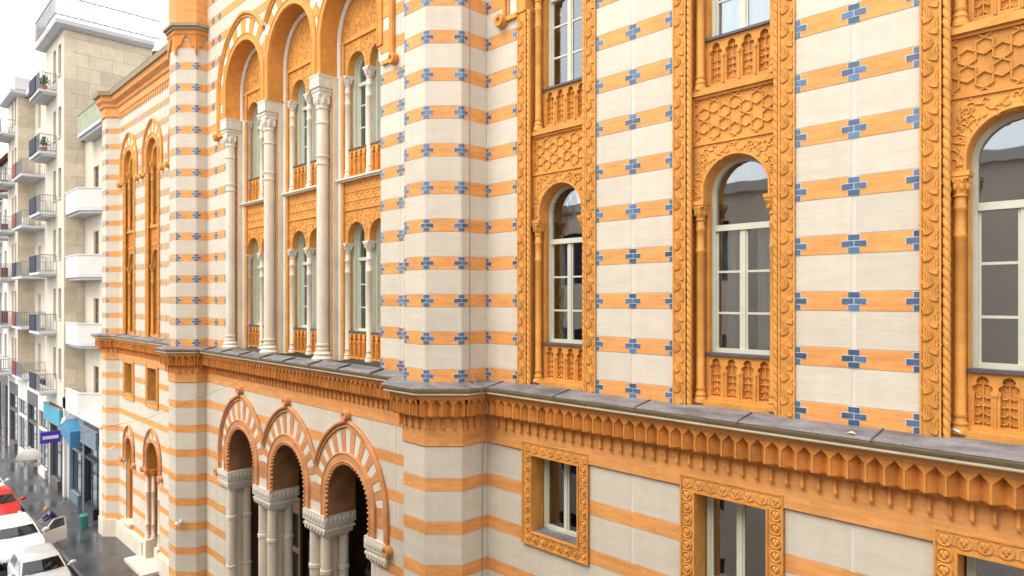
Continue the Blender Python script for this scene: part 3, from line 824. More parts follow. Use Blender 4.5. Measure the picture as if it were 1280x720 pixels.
# left wing: arched window and doorway at street level
DOORS = [(BAYS_L[1], ZG, True), (BAYS_L[2], -10.05, False)]
def DG(door): return dict(zc=-6.75, zb=-7.25, r0=.76, r1=.90, rs=1.10, ra=1.34) if door else dict(zc=-6.75, zb=-7.35, r0=.46, r1=.60, rs=.80, ra=1.02)
wall(syn, MR, -35.605, -25.498, ZG, -2.3, [-32.34], [], holes=[lowhole(c) for c in BAYS_L] + [op_arch(c, DG(d_)['r0'] + .06, -6.75, zb) for c, zb, d_ in DOORS],
     faces=[lowhole(c) for c in BAYS_L] + [op_pointed(c, -6.75, -7.25, DG(d_)['rs'], DG(d_)['ra']) for c, zb, d_ in DOORS] + [op_rect(c, DG(d_)['r0'] + .06, zb, -7.25) for c, zb, d_ in DOORS], low=True)
for c, zb, door in DOORS:
    M = T(c, 0)
    DR = DG(door)['r0']; DZ = DG(door)['zb']
    arch_set(syn, M, nv=6 if door else 5, hood=.036, finial=False, mring=PINK, mvo=PINK, mh=PINK, key='doorarch%d' % door, soffit=.5, msof=CORB, dring=.03, **DG(door))
    for sg in (-1, 1):
        part('jamb', ('djamb', sg, zb), lambda b: b.box(min(sg * (DR - .10), sg * (DR + .1)), max(sg * (DR - .10), sg * (DR + .1)), -.9, -.10, zb, DZ), CORB, M, syn)
        if door:
            for q, dd in ((.80, -.03), (.64, -.22)):
                cc = part('column', ('dcol',), column_fn(.075, zb + .9, -7.55, [-9.6, -8.2], True, 12), STONE, M @ Matrix.Translation((sg * q, -dd, 0)), syn, True)
                part('capital', ('dcap',), capital_fn(.075, -7.55, -7.25, .10), CORB, M @ Matrix.Translation((sg * q, -dd, 0)), cc)
            part('column_plinth', ('dplin', sg), lambda b: b.box(min(sg * .55, sg * .95), max(sg * .55, sg * .95), -.4, .12, zb, zb + .9), STONE, M, syn)
    def leafd(b):
        for p in cut_pieces(-DR, DR, zb, -5.9, [], op_arch(0, DR, -6.75, zb)): b.ext(p, -.62, -.55)
        for q in (-.52 * DR, .52 * DR):
            for z in (-8.4, -9.6): b.box(q - .34 * DR, q + .34 * DR, -.55, -.52, z, z + .9)
    part('door' if door else 'shutter', ('dleaf', zb), leafd, SHUT, M, syn)
    if not door: part('sill', ('dsill',), lambda b: b.box(-.6, .6, -.95, .18, zb - .1, zb + .004), STONE, M, syn)
    else: part('door_step', ('dstep',), lambda b: b.box(-1.25, 1.25, -.2, .75, ZG, ZG + .14), STONE, M, syn)
for a, b2 in ((-35.6, BAYS_L[2] + 0), (BAYS_L[2] + 0, BAYS_L[1] - 1.0), (BAYS_L[1] + 1.0, -25.5)):
    part('plinth', None, lambda b: (b.box(a, b2, -.1, .15, ZG, ZG + .72), b.box(a, b2, -.1, .11, ZG + .72, ZG + .80)), STONE, MR, syn)

# ---- octagonal turrets
def turret(cx, faces, ztop):
    cy = YC
    for ang, s0, s1, l, r in faces:
        a = R(ang); n = (math.sin(a), -math.cos(a))
        M = T(cx + n[0] * OW, cy + n[1] * OW, H, a)
        wall(syn, M, s0, s1, ZL - .02, ztop, [], [], l, r, e0=.014, e1=.014)
        k = .022; M2 = T(cx + n[0] * (OW + k), cy + n[1] * (OW + k), H, a); ex = k * math.tan(R(22.5))
        wall(syn, M2, s0 - (ex if abs(s0) > .34 else 0), s1 + (ex if abs(s1) > .34 else 0), ZG, -2.3, [], [], low=True, e0=.014, e1=.014)
h = OA / 2
turret(-10.738, [(90, -h, .30, True, False), (45, -h, h, True, True), (0, -h, h, True, True), (-45, -h, h, True, True), (-90, -.05, h, False, True)], 8.95)
turret(2 * XC + 10.738, [(90, -h, .05, True, False), (45, -h, h, True, True), (0, -h, h, True, True), (-45, -h, h, True, True), (-90, -.30, h, False, True)], 8.95)
for cx in (-10.738, 2 * XC + 10.738):
    def rgpts(w, off=0): return [(w / math.cos(R(22.5)) * math.cos(R(22.5 + 45 * k)), w / math.cos(R(22.5)) * math.sin(R(22.5 + 45 * k))) for k in range(8)]
    M = T(cx, YC)
    part('turret_cornice', ('tcor',), lambda b: (b.exz(rgpts(OW + .13), 9.15, 9.24), b.exz(rgpts(OW + .2), 9.24, 9.34)), BEIGE, M, syn)
    part('turret_drum', ('tdrum',), lambda b: (b.exz(rgpts(OW + .02), 9.34, 11.5), b.exz(rgpts(OW + .15), 11.5, 11.75)), ORANGE, M, syn)
    for ang in (90, 45, 0, -45, -90):
        a = R(ang); Mf = T(cx + math.sin(a) * OW, YC - math.cos(a) * OW, H, a)
        def brk(b):
            b.box(-.38, .38, -.1, .08, 9.0, 9.15)
            for p in cut_pieces(-.36, .36, 8.30, 9.0, [op_profile(0, [(.335, 8.30), (.31, 8.5), (.25, 8.60), (.17, 8.62), (.12, 8.78), (.0, 8.97)])], step=.02): b.ext(p, -.05, .06)
        part('turret_bracket', ('tbrk',), brk, CORB, Mf, syn)
    part('turret_core', ('tcore',), lambda b: b.exz(rgpts(OW - .06), -4, 9.2), MORTAR, M, syn)

# ---- end pier of the far wing
EP = [(-37.195, 0), (-36.745, -.45), (-36.055, -.45), (-35.605, 0)]
for (p, q), (l, r) in zip(zip(EP, EP[1:]), ((True, True), (True, True), (True, False))):
    dx, dy = q[0] - p[0], q[1] - p[1]; ln = math.hypot(dx, dy); a = math.atan2(dy, dx)
    M = T(p[0], p[1], H, a)
    wall(syn, M, 0, ln, ZL - .02, ZT, [], [], l, r)
    wall(syn, M, 0, ln, ZG + .8, -2.3, [], [], low=True)
    part('plinth', None, lambda b: b.box(-.06, ln + .06, -.1, .15, ZG, ZG + .8), STONE, M, syn)
part('wall', None, lambda b: b.box(-37.19, -35.61, -6, .0, ZG, 9.0), MORTAR, MR, syn)

# ---- cornice that runs round the whole front
def offset(pts, o):
    res = []
    for i, p in enumerate(pts):
        ns = []
        for a, b in ((i - 1, i), (i, i + 1)):
            if a >= 0 and b < len(pts):
                dx, dy = pts[b][0] - pts[a][0], pts[b][1] - pts[a][1]; l = math.hypot(dx, dy); ns.append((dy / l, -dx / l))
        if len(ns) == 1: m = ns[0]
        else:
            k = 1 + ns[0][0] * ns[1][0] + ns[0][1] * ns[1][1]; m = ((ns[0][0] + ns[1][0]) / k, (ns[0][1] + ns[1][1]) / k)
        res.append((p[0] + m[0] * o, p[1] + m[1] * o))
    return res
def sweep(b, pts, prof):
    n = len(prof); P = [offset(pts, o) for o, z in prof]
    vs = [(P[j][i][0], P[j][i][1], prof[j][1]) for i in range(len(pts)) for j in range(n)]; fs = []
    for i in range(len(pts) - 1):
        for j in range(n):
            j2 = (j + 1) % n; fs.append((i * n + j, i * n + j2, (i + 1) * n + j2, (i + 1) * n + j))
    fs += [tuple(range(n)), tuple((len(pts) - 1) * n + j for j in range(n))]
    b.add(vs, fs)
def oct_front(cx, yl, yr):
    return [(cx - OW, yl), (cx - OW, YC - h), (cx - h, YC - OW), (cx + h, YC - OW), (cx + OW, YC - h), (cx + OW, yr)]
PL_ = [(-37.195, .3)] + EP[0:] + oct_front(2 * XC + 10.738, 0, YC) + oct_front(-10.738, YC, 0) + [(2.2, 0)]
PL_ = [(-37.35, 0)] + EP + oct_front(2 * XC + 10.738, 0, YC) + oct_front(-10.738, YC, 0) + [(2.2, 0)]
MH = T(0, 0)
sheet = part('cornice_sheet', None, lambda b: sweep(b, PL_, [(-.05, -1.575), (.02, -1.585), (.435, -1.648), (.44, -1.662), (.38, -1.672), (-.05, -1.672)]), SHEET, MH, syn, raw=True)
part('gutter_moulding', None, lambda b: sweep(b, PL_, [(-.05, -1.672), (.428, -1.664), (.425, -1.69), (.405, -1.72), (.372, -1.748), (.36, -1.752), (-.05, -1.752)]), BEIGE, MH, syn, raw=True)
part('gutter_bead', None, lambda b: sweep(b, PL_, [(-.05, -1.7525), (.375, -1.7525), (.396, -1.760), (.400, -1.772), (.394, -1.786), (.36, -1.7955), (-.05, -1.7955)]), BEADM, MH, syn, raw=True)
frz = part('frieze', None, lambda b: (sweep(b, PL_, [(-.05, -1.79), (.285, -1.797), (.285, -1.875), (.15, -1.875), (.15, -2.18), (.06, -2.28), (.045, -2.30), (.045, -2.80), (.03, -2.812), (-.05, -2.812)])), ORANGE, MH, syn, raw=True)
def corbel_fn(b):
    g = .104; f, v = .272, .155
    zt, ap, bt = -1.995, -1.885, -2.20
    for sg in (-1, 1):
        s = sg * g
        b.add([(s, f, zt), (0, v, -1.93), (0, v, bt), (s, f, bt)], [(0, 1, 2, 3)])           # groove face
        b.add([(s, f, zt), (0, f, ap), (0, v, -1.93)], [(0, 1, 2)])                          # groove hood
        b.add([(s, f, zt), (0, f, ap), (0, f, -1.872), (s, f, -1.872)], [(0, 1, 2, 3)])      # fascia above
        b.add([(s, f, bt), (0, v, bt), (0, .10, -2.26), (s, .10, -2.26)], [(0, 1, 2), (0, 2, 3)])
        b.box(s - .012 if sg > 0 else s, s if sg > 0 else s + .012, .1, f + .01, bt, zt + .012)
def pendant_fn(b):
    b.lathe(0, 0, [(.034, -2.20), (.034, -2.24), (.022, -2.26), (.022, -2.43), (.030, -2.44), (.026, -2.475), (.004, -2.49)], 8)
cmesh = MB(); corbel_fn(cmesh); cmesh = cmesh.mesh('corbel', CORB)
pmesh = MB(); pendant_fn(pmesh); pmesh = pmesh.mesh('pendant', CORB, True)
OP_ = offset(PL_, .19)
for i in range(len(PL_) - 1):
    (x0, y0), (x1, y1) = OP_[i], OP_[i + 1]; ln = math.hypot(x1 - x0, y1 - y0); n = max(1, int(round(ln / .208)))
    a = math.atan2(y1 - y0, x1 - x0); wd = ln / n
    if PL_[i][0] > -.3: n = 1
    if ln < .1: continue
    for k in range(n):
        q = (k + .5) / n if n > 1 else .5
        px, py = x0 + (x1 - x0) * q, y0 + (y1 - y0) * q
        px -= math.sin(a) * .19; py += math.cos(a) * .19
        M = T(px, py, H, a) @ Matrix.Diagonal((wd / .208, 1, 1, 1))
        if px > .3: break
        queue('corbel', cmesh, M, frz, .3, (0, 0, -2)); queue('pendant', pmesh, M @ Matrix.Translation((.104, -.085, 0)), frz, .2, (0, 0, -2.3))
def seam_fn(b): b.tube([(0, .03, -1.575), (0, .25, -1.612), (0, .43, -1.645), (0, .465, -1.668)], .013, 6)
for x in [-10.0 + 1.675 * k + .6 for k in range(7)]: part('seam', ('seam',), seam_fn, SEAM, T(x, 0), sheet)
for x in [XC - 5.2 + 1.42 * k for k in range(8)]: part('seam', ('seam2',), lambda b: b.tube([(-.10, .03, -1.565), (.0, .14, -1.575), (.02, .43, -1.63), (.0, .46, -1.665)], .022, 6), SEAM, T(x, YC), sheet)
for x in (-34.5, -32.3, -29., -27.): part('seam', ('seam',), seam_fn, SEAM, T(x, 0), sheet)

# ---- eaves of the wings
for x0, x1 in ((-35.6, -25.5), (-9.9, 2.2)):
    pts = [(x0, 0), (x1, 0)]
    ev = part('eaves_cornice', None, lambda b: sweep(b, pts, [(-.3, 8.72), (.06, 8.72), (.06, 9.0), (.12, 9.05), (.14, 9.18), (.30, 9.30), (.34, 9.52), (-.3, 9.52)]), ORANGE, MH, syn, raw=True)
    part('gutter', None, lambda b: sweep(b, pts, [(-.3, 9.52), (.42, 9.525), (.46, 9.72), (.40, 9.74), (-.3, 9.76)]), BEIGE, MH, syn, raw=True)
    n = int((x1 - x0) / .30)
    def scl(b): b.ext([(-.105, 8.72), (-.105, 8.58), (-.05, 8.50), (0, 8.42), (.05, 8.50), (.105, 8.58), (.105, 8.72)], 0, .035)
    for k in range(n):
        part('scallop', ('scal',), scl, ORANGE, T(x0 + .15 + .30 * k, 0), ev)
    part('roof', None, lambda b: b.add([(x0, -.45, 9.75), (x1, -.45, 9.75), (x1, 7, 12.5), (x0, 7, 12.5), (x0, 7, 5), (x1, 7, 5)], [(0, 1, 2, 3), (2, 3, 4, 5)]), SHEET, MH, syn, raw=True)
part('eaves_cornice', None, lambda b: sweep(b, EP, [(-.3, 8.6), (.05, 8.6), (.05, 9.0), (.12, 9.05), (.14, 9.18), (.24, 9.30), (.24, 9.52), (-.3, 9.52)]), ORANGE, MH, syn, raw=True)
part('gutter', None, lambda b: sweep(b, EP, [(-.3, 9.52), (.36, 9.525), (.40, 9.72), (-.3, 9.76)]), BEIGE, MH, syn, raw=True)

# ---- centre: three tall arches over the ledge
ZPB = -.52                                     # depth of the panel face behind the centre wall
NH = 4.5                                       # half width of the recessed field
ARX = (-3.1, 0, 3.1); RA0 = 1.30; ZSP = 5.84
ZAC = (6.72, 6.85, 6.72)
LIMS = ((-3, 1.55), (-1.55, 1.55), (-1.55, 3))
ARCH = [dict(zc=z, zb=ZSP, r0=RA0, r1=1.52, rs=1.90, ra=2.12) for z in ZAC]
def off_op(c, op): op.c = c; return op
holes = [op_arch(c, RA0 + .06, z, ZSP) for c, z in zip(ARX, ZAC)]
field = op_rect(0, NH, ZL - .1, ZSP)
faces = [op_pointed(c, z, 5.4, 1.9, 2.12) for c, z in zip(ARX, ZAC)]
hw_tot = 6.962 - OW
for s0, s1 in ((-hw_tot, -NH), (NH, hw_tot)):
    lo = s0 < 0
    wall(syn, MCU, s0, s1, ZL - .02, ZSP, [-5.30 if lo else 5.30], [-5.30 if lo else 5.30], not lo, lo, [], [], thick=.5)
wall(syn, MCU, -hw_tot, hw_tot, ZSP + .002, 11.5, [-5.3, -4.6, 4.6, 5.3], [-5.55, -5.0, 5.0, 5.55], False, False, holes, faces, thick=.25)
for c, A, lim in zip(ARX, ARCH, LIMS):
    arch_set(syn, T(XC + c, YC), lim=lim, nv=8, hood=.06, stops=(lim[0] < -2, lim[1] > 2), soffit=.62, dring=.05, hoodz=5.42, **A)
for sg, c in ((-1, ARX[0]), (1, ARX[2])):      # voussoirs of the outer flanks run down to the label stops
    for k, (a, b2) in enumerate(((5.42, 5.63), (5.635, ZSP))):
        s0, s1 = (c - 1.9, c - 1.40) if sg < 0 else (c + 1.40, c + 1.9)
        part('voussoir', None, lambda b: b.box(s0, s1, -.03, .024 if k % 2 else .014, a, b2), TERRA if k % 2 else STONE, MCU, syn)

def cap_block(b, r, hw, z0, z1):
    hgt = z1 - z0
    b.lathe(0, 0, [(r * 1.1, z0), (r * 1.2, z0 + .04), (r * 1.05, z0 + .08), (r * 1.45, z0 + .42 * hgt)], 16)
    for k in range(8):
        a = R(45 * k + 22.5); q = r * 1.3; b.ell((q * math.cos(a), q * math.sin(a), z0 + .26 * hgt), r * .3, r * .3, hgt * .14, 6, 4)
    b.box(-hw * .78, hw * .78, -hw * .78, hw * .78, z0 + .40 * hgt, z0 + .52 * hgt)
    b.box(-hw * .86, hw * .86, -hw * .86, hw * .86, z0 + .52 * hgt, z0 + .62 * hgt)
    b.box(-hw, hw, -hw, hw, z0 + .62 * hgt, z1 - .05); b.box(-hw * 1.04, hw * 1.04, -hw * 1.04, hw * 1.04, z1 - .05, z1)
for s in (-1.58, 1.58, -4.50, 4.50):
    Mc = T(XC + (s if abs(s) < 2 else (-4.43 if s < 0 else 4.62)), YC + (.27 if s > 2 else .13))
    cl = part('column', ('bigcol',), column_fn(.150, ZL + .03, 5.0, [-1.30, -1.18, 3.55, 3.75, 4.62], True, 20), STONE, Mc, syn, True)
    part('column_foot', ('bigfoot',), lambda b: b.lathe(0, 0, [(.27, ZL), (.28, ZL + .06), (.22, ZL + .12), (.235, ZL + .18), (.17, ZL + .24)], 20), STONE, Mc, cl, True)
    part('capital', ('bigcap',), lambda b: cap_block(b, .15, .245, 4.97, ZSP), CARVED, Mc, cl)
# piers between the recessed panels
for s in (-1.58, 1.58, -4.5, 4.5):
    for sg in (-1, 1):
        if abs(s) > 4 and sg * s > 0: continue
        part('pier_strip', ('pstrip', sg), lambda b: (b.box(min(0, sg * .26), max(0, sg * .26), -.62, -.30, ZL, ZSP), b.tube([(sg * .33, ZPB + .05, ZL), (sg * .33, ZPB + .05, ZSP)], .066, 10)), STONE, T(XC + s, YC), syn)
        part('pier_fillet', ('pfil', sg), lambda b: b.box(min(sg * .20, sg * .23), max(sg * .20, sg * .23), -.31, -.27, ZL, ZSP), TERRA, T(XC + s, YC), syn)
        part('rope_moulding', ('rope2',), rope_fn(ZL, 6.7, .044, .125), TERRA, T(XC + s + sg * .435, YC + .49), syn, False)
def hearts_fn(b):
    for j, z in enumerate((2.44, 2.67, 2.90)):
        for i in range(9):
            x = -1.04 + .26 * i + (.13 if j % 2 else 0)
            if abs(x) > 1.06: continue
            leafbump(b, x, z - .10, ZPB, .16, .15, R(90)); leafbump(b, x - .13, z + .09, ZPB, .15, .10, R(-90))
            for sg in (-1, 1): curl(b, x + sg * .045, z + .07, ZPB + .005, .045, sg, math.pi / 2 + sg * 1.2, .012)
        strap(b, (-1.12, z - .125), (1.12, z - .125), .02, ZPB, ZPB + .018)
for bi, (c, zc) in enumerate(zip(ARX, ZAC)):
    M = T(XC + c, YC)
    lights = (-.52, .52); lr = .405
    ops = [op_arch(q, lr, 1.60, -.82) for q in lights] + [op_arch(q, lr, 5.96, 3.94) for q in lights]
    lowops = [op_rect(0, 1.02, ZL, 1.475), op_rect(0, 1.02, 3.13, ZSP)]
    def pan(b):
        o2 = [op_arch(q, lr, 1.60, 1.475) for q in lights] + [op_arch(q, lr, 5.96, ZSP) for q in lights] + lowops
        for p in cut_pieces(-1.29, 1.29, ZL, zc + RA0, o2, op_arch(0, 1.29, zc, ZL), step=.05): b.ext(p, ZPB - .32, ZPB)
        for p in cut_pieces(-1.1, 1.1, ZL, ZSP, [op_arch(q, lr + .01, 1.60, -.82) for q in lights] + [op_arch(q, lr + .01, 5.96, 3.94) for q in lights], step=.08): pass
    pn = part('arcade_panel', ('apan', zc), pan, TERRA, M, syn)
    # white roll that follows the arch in front of the panel
    def roll(b):
        rr = RA0 - .05; P = [(rr, ZPB + .05, 5.8)] + [(rr * math.cos(math.pi * i / 36), ZPB + .05, zc + rr * math.sin(math.pi * i / 36)) for i in range(37)] + [(-rr, ZPB + .05, 5.8)]
        b.tube(P, .066, 10)
    part('arch_roll', ('aroll', zc), roll, STONE, M, syn, True)
    part('relief_rows', ('hearts',), hearts_fn, TERRA, M, pn)
    part('vine_relief', ('vine2',), vine_fn(lambda x, z: all((x - q) ** 2 + (z - 1.60) ** 2 > .46 ** 2 for q in lights), -1.1, 1.1, 1.55, 2.26, ZPB + .004, 60, .07, 5), TERRA, M, pn, True)
    def tym(b):
        vine_fn(lambda x, z: x * x + (z - zc) ** 2 < 1.08 ** 2 and z > 6.82, -1.05, 1.05, 6.8, zc + 1.1, ZPB + .003, 170, .05, 9)(b)
        b.box(-1.24, 1.24, ZPB, ZPB + .05, 6.66, 6.74)
        vine_fn(lambda x, z: all((x - q) ** 2 + (z - 5.96) ** 2 > .46 ** 2 for q in lights), -1.1, 1.1, 5.9, 6.6, ZPB + .004, 50, .07, 6)(b)
    part('tympanum_relief', ('tym', zc), tym, TERRA, M, pn)
    for z0, z1 in ((2.30, 2.335), (3.0, 3.03)): part('fillet', ('fil', z0), lambda b: b.box(-1.16, 1.16, ZPB, ZPB + .03, z0, z1), TERRA, M, pn)
    part('ledge', ('cledge',), lambda b: (b.box(-1.28, 1.28, ZPB - .2, ZPB + .12, 3.05, 3.09), b.box(-1.28, 1.28, ZPB - .2, ZPB + .17, 3.09, 3.13)), STONE, M, syn)
    for q in (-1.04, 0, 1.04):
        Ms = M @ Matrix.Translation((q, -(ZPB - .07), 0))
        for k, (z0, z1, rg) in enumerate(((ZL + .03, 1.26, [-1.3, .72, 1.02]), (3.13, 5.6, [3.36, 5.12, 5.4]))):
            cc = part('column', ('scol', k), column_fn(.075, z0, z1, rg, True, 14), STONE, Ms, syn, True)
            part('capital', ('scap', k), capital_fn(.078, z1 - .03, 1.475 if k == 0 else ZSP, .125), CARVED, Ms, cc)
    for li, q in enumerate(lights):
        Ml = M @ Matrix.Translation((q, 0, 0))
        def backj(b):
            for p in cut_pieces(-.52, .52, ZL, 2.3, [op_arch(0, lr - .03, 1.60, -.80)], step=.06): b.ext(p, ZPB - .36, ZPB - .2)
            for p in cut_pieces(-.52, .52, 3.1, 6.6, [op_arch(0, lr - .03, 5.96, 3.94)], step=.06): b.ext(p, ZPB - .36, ZPB - .2)
        part('light_surround', ('lsur',), backj, PAINT, Ml, syn)
        for z0, z1, zs in ((ZL + .06, -.85, -.85), (3.18, 3.89, 3.89)):
            balustrade(syn, Ml, .44, z0, z1, ZPB - .08, 4)
            part('sill', ('lsill', zs), lambda b: b.box(-.45, .45, ZPB - .36, ZPB - .05, zs, zs + .035), SILL, Ml, syn)
        window(syn, Ml, lr - .02, -.81, 1.60 + lr - .02, ZPB - .33, 2, [-.20, .40], 1.06, True, ('split', CURT))
        window(syn, Ml, lr - .02, 3.93, 5.96 + lr - .02, ZPB - .33, 2, [4.5, 5.08], 5.62, True, ('full', BLIND))

# ---- centre: triple portal at street level
PX = (-3.15, 0, 3.15); PR = 1.0; PZC = -4.98; PZB = -5.52
pholes = [op_arch(c, PR + .05, PZC, PZB) for c in PX] + [op_rect(0, 4.32, ZG, PZB)]
pfaces = [op_pointed(c, PZC, PZB, 1.68, 1.98) for c in PX] + [op_rect(0, 4.45, ZG, PZB)]
wall(syn, MCL, -hw_tot, hw_tot, ZG, -2.3, [-5.2, 5.2], [], False, False, pholes, pfaces, low=True, thick=.3)
for c, lim in zip(PX, ((-3, 1.575), (-1.575, 1.575), (-1.575, 3))):
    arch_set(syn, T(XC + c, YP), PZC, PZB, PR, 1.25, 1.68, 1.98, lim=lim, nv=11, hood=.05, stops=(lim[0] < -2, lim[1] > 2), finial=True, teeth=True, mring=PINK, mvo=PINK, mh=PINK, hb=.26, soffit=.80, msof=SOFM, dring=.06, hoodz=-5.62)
for s, wdt in ((-1.575, 1.15), (1.575, 1.15), (-4.45, .9), (4.45, .9)):
    M = T(XC + s, YP)
    hw = wdt / 2
    def pc(b):
        for a, z0, z1 in ((hw, -5.80, PZB), (hw * .93, -5.88, -5.80), (hw * .98, -5.94, -5.88), (hw * .90, -6.06, -5.94), (hw * .78, -6.14, -6.06)):
            k = hw - a; b.box(-a, a, -.82 + k, .10 - k, z0, z1)
        for i in range(7):
            for dd in (.105,):
                b.ell((-hw + .1 + (2 * hw - .2) * i / 6, dd, -5.66), .06, .02, .09, 8, 5); b.ell((-hw + .1 + (2 * hw - .2) * i / 6, dd - .035, -5.99), .05, .02, .05, 8, 5)
            for sg in (-1, 1): b.ell((sg * (hw + .002), -.74 + .76 * i / 6, -5.66), .02, .06, .09, 8, 5)
    cp = part('pier_capital', ('pcap', wdt), pc, CARVED, M, syn)
    for dx in (-.30, .30) if abs(s) < 2 else ((.22,) if s < 0 else (-.22,)):
        for dd in (-.12, -.60):
            part('column', ('pcol',), column_fn(.145, ZG + .9, -6.12, [-7.0, -8.6, -7.05], True, 16), STONE, M @ Matrix.Translation((dx, -dd, 0)), syn, True)
    part('pier_core', ('pcore', wdt), lambda b: (b.box(-hw * .34, hw * .34, -.55, -.17, ZG, -6.1), b.box(-hw, hw, -.82, .08, ZG, ZG + .9)), STONE, M, syn)
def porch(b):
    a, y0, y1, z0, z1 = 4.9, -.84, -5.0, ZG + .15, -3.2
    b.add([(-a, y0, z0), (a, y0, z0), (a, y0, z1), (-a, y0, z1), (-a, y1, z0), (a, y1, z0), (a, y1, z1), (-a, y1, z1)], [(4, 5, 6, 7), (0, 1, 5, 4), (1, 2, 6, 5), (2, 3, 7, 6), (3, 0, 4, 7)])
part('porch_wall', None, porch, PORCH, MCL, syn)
part('portal_step', None, lambda b: (b.box(-5, 5, -1.1, .55, ZG, ZG + .13), b.box(-5, 5, -1.1, .25, ZG + .13, ZG + .26)), STONE, MCL, syn)
for i, c in enumerate(PX):
    M = T(XC + c, YP)
    def gate(b):
        b.box(-1.1, 1.1, -1.22, -1.16, -7.35, -7.22); b.box(-1.1, 1.1, -1.22, -1.16, -7.75, -7.70); b.box(-1.1, 1.1, -1.22, -1.16, -10.9, -10.8)
        for q in (-1.1, 0, 1.04): b.box(q, q + .06, -1.23, -1.15, -10.9, -7.3)
        for k in range(26):
            for sg in (-1, 1):
                o = -3.6 + k * .28
                cs = clipseg((o, -10.8), (o + sg * 3.1, -7.7), -1.08, 1.08, -10.8, -7.75)
                if cs: strap(b, cs[0], cs[1], .028, -1.20, -1.18)
    def knob(b): b.lathe(0, -1.19, [(.001, -7.22), (.03, -7.18), (.02, -7.1), (.001, -7.02)], 6)
    if i:
        g = part('iron_gate', ('gate',), gate, IRON, M, syn); [part('gate_spike', ('gspike',), knob, IRON, M @ Matrix.Translation((-1 + .25 * k, 0, 0)), g) for k in range(9)]
    else:
        def dfr(b):
            for p in cut_pieces(-1.0, 1.0, -10.9, -6.3, [op_rect(q, .42, -10.4 + k * 1.25, -9.3 + k * 1.25) for q in (-.5, .5) for k in range(3)]): b.ext(p, -1.5, -1.42)
        dr = part('door', None, dfr, SHUT, M, syn)
        for q in (-.5, .5):
            for k in range(3): part('pane', None, lambda b: b.box(q - .42, q + .42, -1.47, -1.46, -10.4 + k * 1.25, -9.3 + k * 1.25), CARGL, M, dr)
# lightning conductor, cameras and drain spouts
part('lightning_conductor', None, lambda b: (b.tube([(-9.89, -.45, 10), (-9.89, -.45, -1.3)], .007, 5), b.tube([(-9.89, -.45, -1.3), (-9.72, -.50, -1.55), (-9.40, -.62, -1.66), (-9.41, -.50, -1.85), (-9.55, -.16, -2.4), (-9.84, -.16, -2.9), (-9.85, -.16, -11)], .008, 5)), RAIL, MH, syn, raw=True)
for xb in (BAYS_R[0], BAYS_R[2]):
    part('drain_spout', ('spout',), lambda b: b.tube([(-.62, -.10, -1.50), (-.54, -.03, -1.515)], .017, 8), WHITEP, T(xb, 0), syn)
for x, y, z in ((-35.5, -.25, -6.9), (2 * XC + 10.738 + .55, -1.05, -7.5)):
    M = T(x, y)
    cmr = part('security_camera', ('camw',), lambda b: (b.box(-.05, .05, -.02, .02, -.05, .05), b.tube([(0, 0, 0), (.0, .1, -.03)], .02, 6), b.tube([(-.1, .12, -.06), (.16, .16, -.03)], .05, 8)), WHITEP, M @ Matrix.Translation((0, 0, z)), syn)
flush(syn)

# ================================================================== neighbouring houses
def simple_window(root, M, wd, hh, frame=PAINT, depth=.12, cols=2, sill=True, rows=1):
    """window standing in a wall face at d = 0, origin at its foot"""
    def fn(b):
        t = .07
        b.box(-wd / 2, -wd / 2 + t, -.02, .03, 0, hh); b.box(wd / 2 - t, wd / 2, -.02, .03, 0, hh)
        b.box(-wd / 2 + t, wd / 2 - t, -.02, .03, 0, t); b.box(-wd / 2 + t, wd / 2 - t, -.02, .03, hh - t, hh)
        for k in range(1, cols): b.box(-wd / 2 + wd * k / cols - .03, -wd / 2 + wd * k / cols + .03, -.02, .025, t, hh - t)
        for k in range(1, rows): b.box(-wd / 2 + t, wd / 2 - t, -.02, .02, hh * k / rows - .025, hh * k / rows + .025)
    wn = part('window', ('sw', wd, hh, cols, rows, frame.name), fn, frame, M @ Matrix.Translation((0, depth, 0)), root)
    part('pane', ('sp', wd, hh), lambda b: b.box(-wd / 2 + .07, wd / 2 - .07, -.012, -.004, .07, hh - .07), GLASS, M @ Matrix.Translation((0, depth, 0)), wn)
    part('room_wall', ('sr', wd, hh), lambda b: b.add([(-wd / 2, -.03, 0), (wd / 2, -.03, 0), (wd / 2, -.03, hh), (-wd / 2, -.03, hh), (-wd / 2, -.6, 0), (wd / 2, -.6, 0), (wd / 2, -.6, hh), (-wd / 2, -.6, hh)], [(4, 5, 6, 7), (0, 1, 5, 4), (1, 2, 6, 5), (2, 3, 7, 6), (3, 0, 4, 7)]), ROOM, M @ Matrix.Translation((0, depth, 0)), wn)
    if sill: part('sill', ('ss', wd), lambda b: b.box(-wd / 2 - .06, wd / 2 + .06, -.12, .06, -.06, 0), CORNW, M, wn)
    return wn
def wall_holes(root, M, s0, s1, z0, z1, holes, m, thick=.3, name='wall'):
    return part(name, None, lambda b: [b.ext(p, -thick, 0) for p in cut_pieces(s0, s1, z0, z1, holes)], m, M, root)
def railing(root, M, pts, z0, hgt, name='railing', sp=.13, r=.012):
    def fn(b):
        for (x0, y0), (x1, y1) in zip(pts, pts[1:]):
            ln = math.hypot(x1 - x0, y1 - y0); n = max(2, int(ln / sp))
            for z in (z0 + .08, z0 + hgt): b.tube([(x0, y0, z), (x1, y1, z)], r * 1.8, 5)
            for k in range(n + 1): b.tube([(x0 + (x1 - x0) * k / n, y0 + (y1 - y0) * k / n, z0), (x0 + (x1 - x0) * k / n, y0 + (y1 - y0) * k / n, z0 + hgt)], r, 4, False)
    return part(name, None, fn, RAIL, M, root, raw=True)

